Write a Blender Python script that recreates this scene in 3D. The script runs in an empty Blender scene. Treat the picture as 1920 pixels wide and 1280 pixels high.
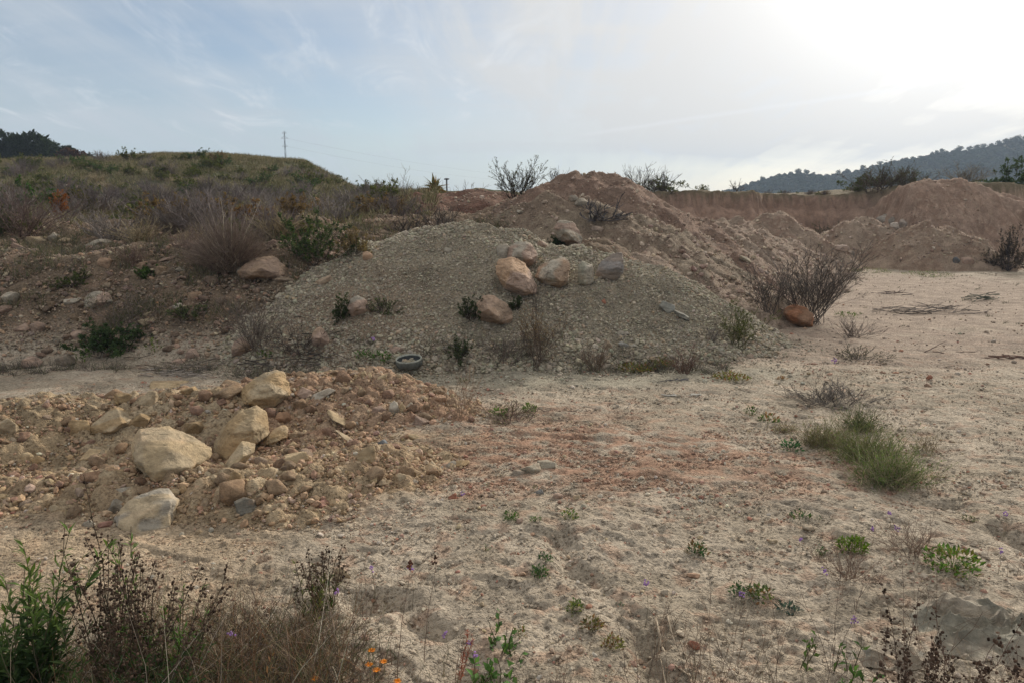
import bpy, bmesh, math
import numpy as np
from mathutils import Vector, Matrix

# ------------------------------------------------------------------ camera
CAMZ = 1.6
F = 1397.0                                   # focal length in photo pixels (1920 wide)
PITCH = math.atan(240.0 / F)
scene = bpy.context.scene
cam_d = bpy.data.cameras.new('camera')
cam_d.sensor_width = 36.0
cam_d.lens = 36.0 * F / 1920.0
cam_d.clip_start = 0.05
cam_d.clip_end = 20000
cam = bpy.data.objects.new('camera', cam_d)
scene.collection.objects.link(cam)
cam.location = (0, 0, CAMZ)
cam.rotation_euler = (math.pi / 2 - PITCH, 0, 0)
scene.camera = cam

# ------------------------------------------------------------------ light
SUN_AZ = math.radians(31.0)                  # to the right of the view direction (+Y)
SUN_EL = math.radians(22.0)
scene.view_settings.view_transform = 'Standard'
scene.view_settings.look = 'None'
scene.view_settings.gamma = 1.0
scene.view_settings.use_curve_mapping = False
scene.view_settings.exposure = 0.2
SD = Vector((math.sin(SUN_AZ) * math.cos(SUN_EL), math.cos(SUN_AZ) * math.cos(SUN_EL), math.sin(SUN_EL)))
sl = bpy.data.lights.new('sun', 'SUN')
sl.energy = 4.2
sl.angle = math.radians(6)
sl.color = (1.0, 0.93, 0.82)
so = bpy.data.objects.new('sun', sl)
scene.collection.objects.link(so)
so.rotation_euler = (-SD).to_track_quat('-Z', 'Y').to_euler()
so.location = SD * 50


class NT:
    def __init__(self, tree):
        self.t = tree; self.n = tree.nodes; self.l = tree.links
    def node(self, typ, **kw):
        nd = self.n.new(typ)
        for k, v in kw.items():
            if k.startswith('_'):
                setattr(nd, k[1:], v)
        for k, v in kw.items():
            if not k.startswith('_'):
                self.set(nd.inputs[int(k[1:])] if k[0] == 'i' and k[1:].isdigit() else nd.inputs[k.replace('__', ' ')], v)
        return nd
    def set(self, inp, v):
        if hasattr(v, 'is_output') or isinstance(v, bpy.types.NodeSocket):
            self.l.new(v, inp)
        else:
            inp.default_value = v
    def math(self, op, a, b=0.0, c=None, clamp=False):
        nd = self.n.new('ShaderNodeMath'); nd.operation = op; nd.use_clamp = clamp
        self.set(nd.inputs[0], a); self.set(nd.inputs[1], b)
        if c is not None: self.set(nd.inputs[2], c)
        return nd.outputs[0]
    def mix(self, fac, a, b, mode='MIX'):
        nd = self.n.new('ShaderNodeMix'); nd.data_type = 'RGBA'; nd.blend_type = mode
        self.set(nd.inputs[0], fac)
        self.set(nd.inputs[6], a if not isinstance(a, tuple) else (*a, 1)[:4])
        self.set(nd.inputs[7], b if not isinstance(b, tuple) else (*b, 1)[:4])
        return nd.outputs[2]
    def ramp(self, v, lo, hi, a=0.0, b=1.0, smooth=True):
        nd = self.n.new('ShaderNodeMapRange')
        if smooth: nd.interpolation_type = 'SMOOTHSTEP'
        self.set(nd.inputs[0], v)
        for i, q in enumerate((lo, hi, a, b)): nd.inputs[i + 1].default_value = q
        return nd.outputs[0]
    def noise(self, vec, scale, detail=6, rough=.55, dist=0.0, lac=2.0):
        nd = self.n.new('ShaderNodeTexNoise')
        self.l.new(vec, nd.inputs['Vector'])
        nd.inputs['Scale'].default_value = scale; nd.inputs['Detail'].default_value = detail
        nd.inputs['Roughness'].default_value = rough; nd.inputs['Distortion'].default_value = dist
        nd.inputs['Lacunarity'].default_value = lac
        return nd.outputs['Fac']


def build_world():
    w = bpy.data.worlds.new('World'); scene.world = w; w.use_nodes = True
    t = NT(w.node_tree); w.node_tree.nodes.clear()
    out = t.n.new('ShaderNodeOutputWorld')
    sky = t.n.new('ShaderNodeTexSky'); sky.sky_type = 'NISHITA'; sky.sun_disc = False
    sky.sun_elevation = SUN_EL; sky.sun_rotation = SUN_AZ
    sky.altitude = 300; sky.air_density = 1.0; sky.dust_density = .6; sky.ozone_density = 1.0
    tc = t.n.new('ShaderNodeTexCoord')
    g = tc.outputs['Generated']
    sep = t.n.new('ShaderNodeSeparateXYZ'); t.l.new(g, sep.inputs[0])
    zz = t.math('MAXIMUM', sep.outputs[2], 0.0)
    den = t.math('ADD', zz, 0.16)
    u = t.math('DIVIDE', sep.outputs[0], den); v = t.math('DIVIDE', sep.outputs[1], den)
    comb = t.n.new('ShaderNodeCombineXYZ'); t.l.new(u, comb.inputs[0]); t.l.new(v, comb.inputs[1])
    def mapped(rot, sc, loc=(0, 0, 0)):
        m = t.n.new('ShaderNodeMapping'); t.l.new(comb.outputs[0], m.inputs[0])
        m.inputs['Rotation'].default_value = (0, 0, math.radians(rot)); m.inputs['Scale'].default_value = sc
        m.inputs['Location'].default_value = loc
        return m.outputs[0]
    n1 = t.noise(mapped(-24, (1.0, 0.36, 1), (3.1, 1.7, 0)), 0.8, 7, .56, .5)
    n2 = t.noise(mapped(-34, (3.4, 0.5, 1), (7, 2, 0)), 0.9, 9, .62, .5)
    n3 = t.noise(mapped(8, (0.5, 2.6, 1), (1.3, 5, 0)), 1.0, 7, .55, .3)
    veil = t.ramp(n1, .36, .66)
    streak = t.ramp(n2, .42, .78)
    flat = t.ramp(n3, .40, .70)
    # cosine to the sun
    dot = t.n.new('ShaderNodeVectorMath'); dot.operation = 'DOT_PRODUCT'
    t.l.new(g, dot.inputs[0]); dot.inputs[1].default_value = SD
    c = t.math('MAXIMUM', dot.outputs['Value'], 0.0)
    m = t.math('ADD', t.math('MULTIPLY', veil, .42), t.math('MULTIPLY', streak, .62))
    m = t.math('ADD', m, t.math('MULTIPLY', flat, .25))
    m = t.math('ADD', m, t.ramp(c, .76, 1.0, 0.0, .60))
    m = t.math('MULTIPLY', t.math('ADD', m, .10), t.ramp(zz, .035, .10, .30, 1.0))
    m = t.math('MINIMUM', t.math('ADD', m, t.ramp(zz, .30, .60, 0.0, .8)), 0.94)
    blue = t.mix(1.0, sky.outputs[0], (SKYK * 1.0, SKYK * 1.0, SKYK * 1.04), 'MULTIPLY')
    cl = t.mix(t.math('MAXIMUM', t.ramp(c, .60, .98), t.ramp(zz, .28, .6)), CLOUD_A, CLOUD_B)
    col = t.mix(m, blue, cl)
    n4 = t.noise(mapped(-30, (1.9, .8, 1), (11, 4, 0)), 1.7, 11, .66, 1.2)
    wisp = t.math('MULTIPLY', t.ramp(n4, .50, .74), t.ramp(n1, .30, .6, .25, 1.0))
    col = t.mix(t.math('MULTIPLY', wisp, .75), col, (.74, .76, .78))
    nv = CONTRAIL[0]; dn = t.n.new('ShaderNodeVectorMath'); dn.operation = 'DOT_PRODUCT'; t.l.new(g, dn.inputs[0]); dn.inputs[1].default_value = nv
    dm = t.n.new('ShaderNodeVectorMath'); dm.operation = 'DOT_PRODUCT'; t.l.new(g, dm.inputs[0]); dm.inputs[1].default_value = CONTRAIL[1]
    trail = t.math('MULTIPLY', t.ramp(t.math('ABSOLUTE', t.math('ADD', dn.outputs['Value'], t.math('MULTIPLY', t.math('SUBTRACT', n2, .5), .008))), .0, .0045, 1.0, 0.0), t.ramp(dm.outputs['Value'], .975, .992))
    col = t.mix(t.math('MULTIPLY', trail, .55), col, (.80, .80, .80))
    low = t.math('MULTIPLY', t.ramp(zz, .11, .0), t.ramp(c, .99, .80, .35, .8))
    col = t.mix(low, col, t.mix(t.ramp(c, .70, .97), (.40, .50, .58), (.62, .72, .78)))
    # the thin cloud round the sun glows
    glow = t.math('ADD', t.math('MULTIPLY', t.math('POWER', c, 110.0), 1.3), t.math('MULTIPLY', t.math('POWER', c, 30.0), .55))
    gl = t.mix(1.0, (1.0, .985, .95), glow, 'MULTIPLY')
    col = t.mix(1.0, col, gl, 'ADD')
    bg = t.n.new('ShaderNodeBackground'); t.l.new(col, bg.inputs[0]); bg.inputs[1].default_value = 1.0
    t.l.new(bg.outputs[0], out.inputs[0])


SKYK = 0.085                                  # strength of the Nishita sky
CLOUD_A = (.52, .57, .62)
def _dir(px, py):
    a = (px - 960) / F; b = (640 - py) / F
    return Vector((a, math.cos(PITCH) + b * math.sin(PITCH), -math.sin(PITCH) + b * math.cos(PITCH))).normalized()
CONTRAIL = (_dir(1130, 248).cross(_dir(1650, 172)).normalized(), _dir(1380, 208))
CLOUD_B = (.74, .72, .69)
build_world()

# ------------------------------------------------------------------ numpy noise
_perm = {}
def perm(seed):
    if seed not in _perm:
        r = np.random.RandomState(seed)
        p = r.permutation(512).astype(np.int64)
        a = r.rand(512) * 2 * np.pi
        g3 = r.randn(512, 3); g3 /= np.linalg.norm(g3, axis=1)[:, None]
        _perm[seed] = (p, np.cos(a), np.sin(a), g3)
    return _perm[seed]

def perlin(x, y, seed=0):
    p, gx, gy, _ = perm(seed)
    xi = np.floor(x).astype(np.int64); yi = np.floor(y).astype(np.int64)
    xf = x - xi; yf = y - yi
    u = xf * xf * xf * (xf * (xf * 6 - 15) + 10); v = yf * yf * yf * (yf * (yf * 6 - 15) + 10)
    def gr(i, j, dx, dy):
        h = p[(p[i & 511] + j) & 511]
        return gx[h] * dx + gy[h] * dy
    a = gr(xi, yi, xf, yf); b = gr(xi + 1, yi, xf - 1, yf)
    c = gr(xi, yi + 1, xf, yf - 1); d = gr(xi + 1, yi + 1, xf - 1, yf - 1)
    return ((a * (1 - u) + b * u) * (1 - v) + (c * (1 - u) + d * u) * v) * 1.5

def perlin3(P, seed=0):
    p, _, _, g = perm(seed)
    I = np.floor(P).astype(np.int64); f = P - I
    u = f * f * f * (f * (f * 6 - 15) + 10)
    r = 0
    for i in (0, 1):
        for j in (0, 1):
            for k in (0, 1):
                h = p[(p[(p[(I[:, 0] + i) & 511] + I[:, 1] + j) & 511] + I[:, 2] + k) & 511]
                d = g[h, 0] * (f[:, 0] - i) + g[h, 1] * (f[:, 1] - j) + g[h, 2] * (f[:, 2] - k)
                w = (u[:, 0] if i else 1 - u[:, 0]) * (u[:, 1] if j else 1 - u[:, 1]) * (u[:, 2] if k else 1 - u[:, 2])
                r = r + w * d
    return r * 1.5

def fbm(x, y, seed=0, octv=4, gain=.5):
    r = 0; a = 1; s = 0
    for i in range(octv):
        r = r + a * perlin(x * 2 ** i, y * 2 ** i, seed + i); s += a; a *= gain
    return r / s * 1.3

def worley(x, y, seed=0):
    p, cx, cy, g3 = perm(seed)
    xi = np.floor(x).astype(np.int64); yi = np.floor(y).astype(np.int64)
    best = np.full(x.shape, 9.0); cid = np.zeros(x.shape, np.int64)
    for i in (-1, 0, 1):
        for j in (-1, 0, 1):
            h = p[(p[(xi + i) & 511] + yi + j) & 511]
            px = xi + i + .5 + .45 * cx[h]; py = yi + j + .5 + .45 * cy[(h * 7 + 3) & 511]
            d = np.hypot(px - x, py - y)
            m = d < best
            best = np.where(m, d, best); cid = np.where(m, h, cid)
    return best, cid / 511.0

def sst(a, b, x):
    t = np.clip((x - a) / (b - a), 0, 1)
    return t * t * (3 - 2 * t)

# ------------------------------------------------------------------ photo pixel -> world
SP, CP = math.sin(PITCH), math.cos(PITCH)
def ray(px, py):
    a = (px - 960) / F; b = (640 - py) / F
    return np.array([a, CP + b * SP, -SP + b * CP])          # not normalised
def P(px, py, Y):
    """the point seen at that pixel, Y metres ahead"""
    d = ray(px, py); k = Y / d[1]
    return np.array([d[0] * k, Y, CAMZ + d[2] * k])
def flat(px, py, z=0.0):
    d = ray(px, py); k = (z - CAMZ) / d[2]
    return np.array([d[0] * k, d[1] * k, z])

# ------------------------------------------------------------------ terrain
def seg_field(x, y, pts, r=0.3, slope=.6, k=.06, slope_back=None):
    """height of a heap whose crest runs through pts (x, y, z[, slope])"""
    out = None
    for a, b in zip(pts[:-1], pts[1:]):
        dx, dy = b[0] - a[0], b[1] - a[1]
        L2 = dx * dx + dy * dy + 1e-9
        t = np.clip(((x - a[0]) * dx + (y - a[1]) * dy) / L2, 0, 1)
        cx = a[0] + t * dx; cy = a[1] + t * dy; cz = a[2] + t * (b[2] - a[2])
        d = np.hypot(x - cx, y - cy)
        s = slope
        if slope_back is not None:
            s = slope + (slope_back - slope) * sst(-.3, .3, y - cy)
        v = cz - s * (np.sqrt(d * d + r * r) - r)
        if out is None: out = v
        else:
            h = np.clip(.5 + .5 * (v - out) / k, 0, 1)
            out = out * (1 - h) + v * h + k * h * (1 - h)
    return out

def smax(a, b, k):
    h = np.clip(.5 + .5 * (b - a) / k, 0, 1)
    return a * (1 - h) + b * h + k * h * (1 - h)

HILL = [P(-700, 338, 48), P(-100, 318, 45), P(60, 314, 44), P(200, 306, 43), P(400, 298, 42), P(560, 311, 41), P(650, 338, 38), P(740, 374, 34)]
GULLIES = [([(1040, 1010), (1075, 1060), (1130, 1110), (1190, 1170), (1250, 1290)], .045, .06),
           ([(690, 1125), (760, 1130), (820, 1165), (870, 1230), (880, 1300)], .065, .085),
           ([(1640, 905), (1740, 945), (1810, 985), (1925, 1020), (2100, 1080)], .07, .13),
           ([(830, 810), (1100, 822), (1300, 826), (1480, 815)], .02, .05)]
GULLIES = [([flat(*q) for q in a], b, c) for a, b, c in GULLIES]

def ground_base(x, y):
    # low bank on the left that turns into a vegetated terrace
    foot = 7.75 + .25 * perlin(x / 1.7, x * 0 + 3.3, 11) - .25 * sst(-2, -6, x)
    e = sst(0, 2.3, y - foot)
    terr = (1.12 + .10 * perlin(x / 2.5, y / 2.5, 12)) * e + .055 * np.clip(y - 10, 0, 25) * e
    lump = .16 * perlin(x / 1.1, y / .8, 13) + .30 * perlin(x / 3.5, y / 3.5, 14) * sst(10, 13, y)
    terr = terr + lump * e
    edge = 1.6 + .06 * (y - 8) - 1.0 * sst(10.5, 8.5, y)
    side = sst(edge + 1.6, edge - .6, x)
    z = terr * side
    # far plateau behind the cut
    bay = 29.5 + 2.6 * np.exp(-((x - 12.3) / 2.2) ** 2) - 1.8 * sst(14.6, 15.6, x) * sst(21, 19, x) + .5 * perlin(x / 1.3, x * 0, 15) + .25 * perlin(x / .35, y / 2, 16)
    pz = 2.42 + .10 * perlin(x / 3, y / 3, 17) + .25 * sst(14, 16, x) + .15 * sst(35, 60, y)
    cut = .45 * sst(0, .30, y - bay + .15 * perlin(x / .8, y, 66)) + .20 * sst(.35, .8, y - bay) + .35 * sst(.85, 1.1, y - bay + .25 * perlin(x / .6, y, 67))
    z = smax(z, pz * (.25 * sst(-2.5, 0, y - bay) + .75 * cut), .02)
    z = smax(z, seg_field(x, y, HILL, r=4, slope=.19, k=.5, slope_back=.12) - .40 * np.clip(x + .270 * y, 0, 12) + .12 * perlin(x / 4, y / 4, 18) + .08 * perlin(x / 1.3, y / 1.3, 19), .3)
    # rolling land beyond
    far = sst(60, 260, np.hypot(x, y))
    z = z * (1 - far) + far * (1.2 - .8 * sst(300, 900, np.hypot(x, y)))
    # the scrape in front: hollow behind the big stones, with a spoil rim
    cx, cy, _ = flat(215, 850)
    q = ((x - cx) / 1.55) ** 2 + ((y - cy) / .75) ** 2
    z = z - .17 * np.exp(-q * 1.3)
    return z

def poly_dist(x, y, pts):
    best = None
    for a, b in zip(pts[:-1], pts[1:]):
        dx, dy = b[0] - a[0], b[1] - a[1]
        t = np.clip(((x - a[0]) * dx + (y - a[1]) * dy) / (dx * dx + dy * dy), 0, 1)
        d = np.hypot(x - a[0] - t * dx, y - a[1] - t * dy)
        best = d if best is None else np.minimum(best, d)
    return best

def ground_mid(x, y):
    near = sst(26, 10, y)
    z = ground_base(x, y)
    z = z + .035 * perlin(x / 1.6, y / 1.6, 21) * near + .016 * perlin(x / .55, y / .45, 22)
    for pts, dep, wid in GULLIES:
        d = poly_dist(x + .05 * perlin(x / .2, y / .2, 24), y + .05 * perlin(x / .2, y / .2, 25), pts) + .03 * perlin(x / .12, y / .12, 23)
        z = z - dep * np.exp(-(d / wid) ** 2) * (.45 + .75 * sst(-.3, .3, perlin(x / .35, y / .35, 26)))
    return z

# heaps: (name, label, colour set, crest points, r, slope, back slope, grid step, roughness)
def pts(*a): return [P(*q) for q in a]
HEAPS = {
 'gravel': dict(pts=pts((560, 560, 9.4), (650, 488, 9.6), (720, 448, 9.9), (790, 430, 10.0), (950, 429, 10.0), (1060, 450, 9.9), (1180, 488, 9.7), (1265, 545, 9.5)),
                r=.45, slope=.60, sb=.75, k=.06, step=.026, n=(.10, .06, .016)),
 'rubble': dict(pts=pts((420, 735, 6.0), (520, 722, 6.25), (620, 712, 6.3), (700, 704, 6.25), (770, 730, 6.05), (840, 790, 5.7)),
                r=.22, slope=.36, sb=.55, k=.08, step=.014, n=(.05, .03, .016)),
 'rubble_back': dict(pts=[flat(-60, 772, .16), flat(60, 762, .14), flat(200, 752, .12), flat(330, 742, .15), flat(420, 735, .18)],
                r=.15, slope=.45, sb=.6, k=.06, step=.014, n=(.05, .03, .016)),
 'rubble_front': dict(pts=[flat(-80, 915, .03), flat(60, 910, .06), flat(200, 900, .09), flat(340, 900, .10), flat(480, 890, .12), flat(600, 870, .13), flat(700, 850, .11)],
                r=.14, slope=.42, sb=.40, k=.06, step=.012, n=(.04, .03, .014)),
 'peak': dict(pts=pts((985, 395, 13.2), (1030, 343, 14.2), (1075, 326, 14.6), (1130, 328, 14.8), (1175, 352, 15.0), (1230, 398, 15.4), (1270, 428, 15.8)),
                r=.35, slope=.66, sb=.6, k=.15, step=.05, n=(.16, .06, .03)),
 'shoulder': dict(pts=pts((930, 412, 12.2), (1000, 388, 12.4), (1040, 372, 12.6), (1100, 378, 12.6), (1180, 405, 12.8), (1260, 428, 13.6)),
                r=.30, slope=.60, sb=.5, k=.12, step=.045, n=(.14, .06, .03)),
 'long_ridge': dict(pts=pts((1080, 440, 11.6), (1160, 436, 12.2), (1250, 430, 14.2), (1330, 424, 17.0), (1390, 430, 19.5), (1470, 452, 21.2), (1540, 480, 22.0)),
                r=.30, slope=.52, sb=.5, k=.12, step=.05, n=(.16, .07, .03)),
 'red': dict(pts=pts((610, 410, 15.5), (700, 392, 16.5), (790, 364, 17.5), (880, 362, 17.5), (950, 370, 17.0), (1000, 392, 16.5)),
                r=.5, slope=.34, sb=.4, k=.15, step=.06, n=(.14, .05, .03)),
 'spoil_a': dict(pts=pts((1290, 425, 21.5), (1360, 413, 22.0), (1410, 408, 22.4), (1465, 407, 22.8), (1500, 424, 23), (1540, 447, 23)),
                r=.25, slope=.66, sb=.6, k=.12, step=.06, n=(.22, .09, .03)),
 'spoil_b': dict(pts=pts((1555, 436, 24.5), (1600, 412, 24.6), (1622, 405, 24.8), (1650, 415, 24.6), (1690, 440, 24.2)),
                r=.22, slope=.68, sb=.6, k=.12, step=.06, n=(.18, .08, .03)),
 'spoil_c': dict(pts=pts((1710, 436, 22.6), (1740, 416, 22.8), (1775, 424, 22.6), (1820, 455, 22.2), (1850, 482, 22)),
                r=.2, slope=.66, sb=.6, k=.12, step=.06, n=(.16, .08, .03)),
 'big_right': dict(pts=pts((1690, 362, 26.0), (1730, 338, 26.5), (1790, 338, 27.0), (1840, 350, 27.2), (1890, 374, 27.0), (1990, 400, 26.5), (2200, 430, 26)),
                r=.6, slope=1.35, sb=.5, k=.2, step=.06, n=(.20, .08, .04)),
}
def heap_z(h, x, y, fine=True):
    z = seg_field(x, y, h['pts'], h['r'], h['slope'], h['k'], h['sb'])
    n = h['n']; s = sum(map(ord, h['key'])) % 97 + 31
    z = z + n[0] * fbm(x / 1.5, y / 1.5, s, 2) + n[1] * perlin(x / .38, y / .38, s + 3)
    if h['key'] == 'big_right':                               # rain rills
        z = z - 2.6 * np.clip(13.75 + .15 * perlin(y / .5, x, 75) - x, 0, 3)
        z = z - .30 * np.abs(perlin(x / .5, y / 4, 77)) ** .8 * sst(0, 1.2, h['pts'][2][1] - y)
    if h['key'] == 'gravel':                                  # slide tracks and lobes at the toe
        u = x + .25 * perlin(y / .8, x / 2, 78)
        z = z - .05 * np.abs(perlin(u / .34, y / 2.6, 79)) - .03 * np.abs(perlin(u / .15, y / 1.6, 76))
    if h['key'] in ('spoil_a', 'spoil_b', 'spoil_c', 'long_ridge', 'peak', 'shoulder'):
        z = z - .14 * np.abs(perlin(x / .5, y / 1.5, s + 8)) + .12 * np.abs(perlin(x / .9, y / .9, s + 9))
    if fine:
        z = z + n[2] * (perlin(x / .12, y / .12, s + 5) + .5 * perlin(x / .05, y / .05, s + 6))
    return z
for k_, h_ in HEAPS.items(): h_['key'] = k_

def H(x, y):
    x = np.asarray(x, float); y = np.asarray(y, float)
    z = ground_mid(x, y)
    for h in HEAPS.values():
        z = np.maximum(z, heap_z(h, x, y, False))
    return z

def hit(px, py, start=1.5, stop=60.0):
    """where the ray through that pixel first meets the land"""
    d = ray(px, py)
    Y = np.geomspace(start, stop, 1600); k = Y / d[1]
    X = d[0] * k; Z = CAMZ + d[2] * k
    b = np.nonzero(Z < H(X, Y))[0]
    if len(b) == 0: return None
    i = b[0]
    return np.array([X[i], Y[i], float(H(X[i:i + 1], Y[i:i + 1])[0])])

# ------------------------------------------------------------------ meshes and objects
COL = scene.collection
def mesh_from(name, V, faces, mat, col=None, smooth=True):
    """V (n,3); faces: array (m,k) or list of such arrays; col (n,3) point colours"""
    me = bpy.data.meshes.new(name)
    if isinstance(faces, np.ndarray): faces = [faces]
    faces = [f for f in faces if len(f)]
    nl = sum(f.size for f in faces); nf = sum(len(f) for f in faces)
    me.vertices.add(len(V)); me.vertices.foreach_set('co', np.ascontiguousarray(V, np.float32).ravel())
    me.loops.add(nl); me.loops.foreach_set('vertex_index', np.concatenate([f.ravel() for f in faces]).astype(np.int32))
    me.polygons.add(nf)
    tot = np.concatenate([np.full(len(f), f.shape[1], np.int32) for f in faces])
    st = np.concatenate([[0], np.cumsum(tot)[:-1]]).astype(np.int32)
    me.polygons.foreach_set('loop_start', st)
    me.polygons.foreach_set('use_smooth', np.full(nf, smooth))
    me.update(calc_edges=True)
    if col is not None:
        a = me.attributes.new('Col', 'FLOAT_COLOR', 'POINT')
        c = np.ones((len(V), 4), np.float32); c[:, :3] = col
        a.data.foreach_set('color', c.ravel())
    me.materials.append(mat)
    return me

def link(name, data, parent=None, loc=None, rot=None, **tags):
    o = bpy.data.objects.new(name, data)
    COL.objects.link(o)
    if parent is not None: o.parent = parent
    if loc is not None: o.location = tuple(float(q) for q in loc)
    if rot is not None: o.rotation_euler = rot
    tag(o, **tags)
    return o
def tag(o, label=None, cat=None, group=None, kind=None):
    if label: o['label'] = label
    if cat: o['category'] = cat
    if group: o['group'] = group
    if kind: o['kind'] = kind
def copy_thing(o, loc, rz=0, scale=1, label=None, tilt=(0, 0)):
    c = o.copy(); COL.objects.link(c); c.location = tuple(float(q) for q in loc); c.rotation_euler = (tilt[0], tilt[1], rz)
    c.scale = (scale, scale, scale) if not hasattr(scale, '__len__') else tuple(scale)
    if label: c['label'] = label
    for ch in list(o.children):
        d = ch.copy(); COL.objects.link(d); d.parent = c
    return c

# ------------------------------------------------------------------ materials
def material(name, build):
    m = bpy.data.materials.new(name); m.use_nodes = True
    t = NT(m.node_tree); m.node_tree.nodes.clear()
    out = t.n.new('ShaderNodeOutputMaterial')
    t.l.new(build(t), out.inputs[0])
    return m

def bsdf(t, col, rough=.95, normal=None, spec=.2):
    b = t.n.new('ShaderNodeBsdfPrincipled')
    t.set(b.inputs['Base Color'], col if not isinstance(col, tuple) else (*col, 1))
    t.set(b.inputs['Roughness'], rough); b.inputs['Specular IOR Level'].default_value = spec
    if normal is not None: t.l.new(normal, b.inputs['Normal'])
    return b.outputs[0]
def attr(t, n='Col'):
    a = t.n.new('ShaderNodeAttribute'); a.attribute_name = n; return a.outputs['Color']
def coord(t, k='Object'):
    return t.n.new('ShaderNodeTexCoord').outputs[k]
def bump(t, h, dist, strength=1.0, prev=None):
    b = t.n.new('ShaderNodeBump'); t.l.new(h, b.inputs['Height'])
    b.inputs['Distance'].default_value = dist; b.inputs['Strength'].default_value = strength
    if prev is not None: t.l.new(prev, b.inputs['Normal'])
    return b.outputs[0]
def voro(t, vec, scale, feature='F1', out='Distance', rnd=1.0):
    v = t.n.new('ShaderNodeTexVoronoi'); v.feature = feature
    t.l.new(vec, v.inputs['Vector']); v.inputs['Scale'].default_value = scale; v.inputs['Randomness'].default_value = rnd
    return v.outputs[out]
def scaled(t, col, fac):
    return t.mix(1.0, col, fac, 'MULTIPLY')

def soil(k=1.0):
    def b(t):
        g = coord(t)
        n1 = t.noise(g, 3.0, 10, .62); n2 = t.noise(g, 45, 6, .65); n3 = t.noise(g, 14, 6, .6)
        v1 = voro(t, g, 34); vc = voro(t, g, 34, 'F1', 'Color')
        v2 = voro(t, g, 85)
        f = t.math('MULTIPLY', t.ramp(n1, .3, .7, .80, 1.18), t.ramp(n2, .3, .7, .74, 1.24))
        grit = t.math('MULTIPLY', t.ramp(v1, .14, .30, 1.0, 0.0), t.ramp(n3, .48, .62, 0.0, 1.0))
        col = scaled(t, attr(t), f)
        sep = t.n.new('ShaderNodeSeparateColor'); t.l.new(vc, sep.inputs[0])
        gc = t.mix(sep.outputs[0], (.26, .17, .12), (.50, .43, .34))
        col = t.mix(t.math('MULTIPLY', grit, .40), col, gc)
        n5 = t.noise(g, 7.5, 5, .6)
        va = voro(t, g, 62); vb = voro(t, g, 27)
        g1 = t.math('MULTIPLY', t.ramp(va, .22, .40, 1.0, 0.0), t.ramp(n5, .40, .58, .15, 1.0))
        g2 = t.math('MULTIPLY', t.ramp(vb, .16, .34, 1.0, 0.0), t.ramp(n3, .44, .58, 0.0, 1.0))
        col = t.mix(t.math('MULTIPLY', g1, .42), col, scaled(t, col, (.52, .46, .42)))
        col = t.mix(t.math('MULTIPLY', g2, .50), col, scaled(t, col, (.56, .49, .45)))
        h = t.math('ADD', t.math('MULTIPLY', n2, .9), t.math('MULTIPLY', grit, .55))
        h = t.math('ADD', h, t.math('MULTIPLY', n3, 1.2))
        h = t.math('ADD', h, t.math('ADD', t.math('MULTIPLY', g1, .45), t.math('MULTIPLY', g2, .80)))
        h = t.math('SUBTRACT', h, t.math('MULTIPLY', t.ramp(v2, .0, .5), .22))
        return bsdf(t, col, .96, bump(t, h, .024 * k, 1.0), .06)
    return b
def stone(t):
    g = coord(t)
    info = t.n.new('ShaderNodeObjectInfo')
    off = t.n.new('ShaderNodeVectorMath'); off.operation = 'ADD'; t.l.new(g, off.inputs[0])
    comb = t.n.new('ShaderNodeCombineXYZ'); t.l.new(t.math('MULTIPLY', info.outputs['Random'], 37.0), comb.inputs[0]); t.l.new(comb.outputs[0], off.inputs[1])
    g = off.outputs[0]
    n1 = t.noise(g, 5, 8, .6, .6); n2 = t.noise(g, 28, 8, .68); n3 = t.noise(g, 110, 5, .6)
    mp = t.n.new('ShaderNodeMapping'); t.l.new(g, mp.inputs[0]); mp.inputs['Rotation'].default_value = (.5, .3, .4); mp.inputs['Scale'].default_value = (1, 1, 5)
    n4 = t.noise(mp.outputs[0], 6, 7, .6, .4)
    f = t.math('MULTIPLY', t.ramp(n1, .3, .7, .78, 1.16), t.ramp(n2, .25, .75, .76, 1.2))
    f = t.math('MULTIPLY', f, t.ramp(n4, .35, .5, .78, 1.0))
    f = t.math('MULTIPLY', f, t.math('ADD', .90, t.math('MULTIPLY', info.outputs['Random'], .2)))
    col = scaled(t, attr(t), f)
    col = t.mix(t.ramp(n1, .52, .72, 0, .35), col, (.36, .21, .12))
    col = t.mix(t.ramp(n2, .60, .72, 0, .45), col, (.42, .37, .29))
    h = t.math('ADD', t.math('MULTIPLY', n2, 1.0), t.math('MULTIPLY', n3, .35))
    h = t.math('ADD', h, t.math('MULTIPLY', n4, 1.2))
    return bsdf(t, col, .9, bump(t, h, .02, .8), .2)
def pebble(t):
    g = coord(t)
    n2 = t.noise(g, 60, 5, .6)
    col = scaled(t, attr(t), t.ramp(n2, .3, .7, .75, 1.22))
    return bsdf(t, col, .92, bump(t, n2, .006, .8), .2)
def leafy(trans):
    def b(t):
        g = coord(t)
        n = t.noise(g, 22, 3, .5)
        col = scaled(t, attr(t), t.ramp(n, .3, .7, .70, 1.3))
        d = bsdf(t, col, .85, None, .10)
        if trans <= 0: return d
        tr = t.n.new('ShaderNodeBsdfTranslucent'); t.l.new(scaled(t, col, (1.15, 1.1, .6)), tr.inputs[0])
        mx = t.n.new('ShaderNodeMixShader'); mx.inputs[0].default_value = trans
        t.l.new(d, mx.inputs[1]); t.l.new(tr.outputs[0], mx.inputs[2])
        return mx.outputs[0]
    return b
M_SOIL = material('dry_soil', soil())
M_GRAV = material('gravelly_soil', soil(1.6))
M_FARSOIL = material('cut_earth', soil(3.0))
M_STONE = material('limestone', stone)
M_PEB = material('pebble_stone', pebble)
M_LEAF = material('leaf', leafy(.35))
M_TWIG = material('twig', leafy(0))
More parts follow.
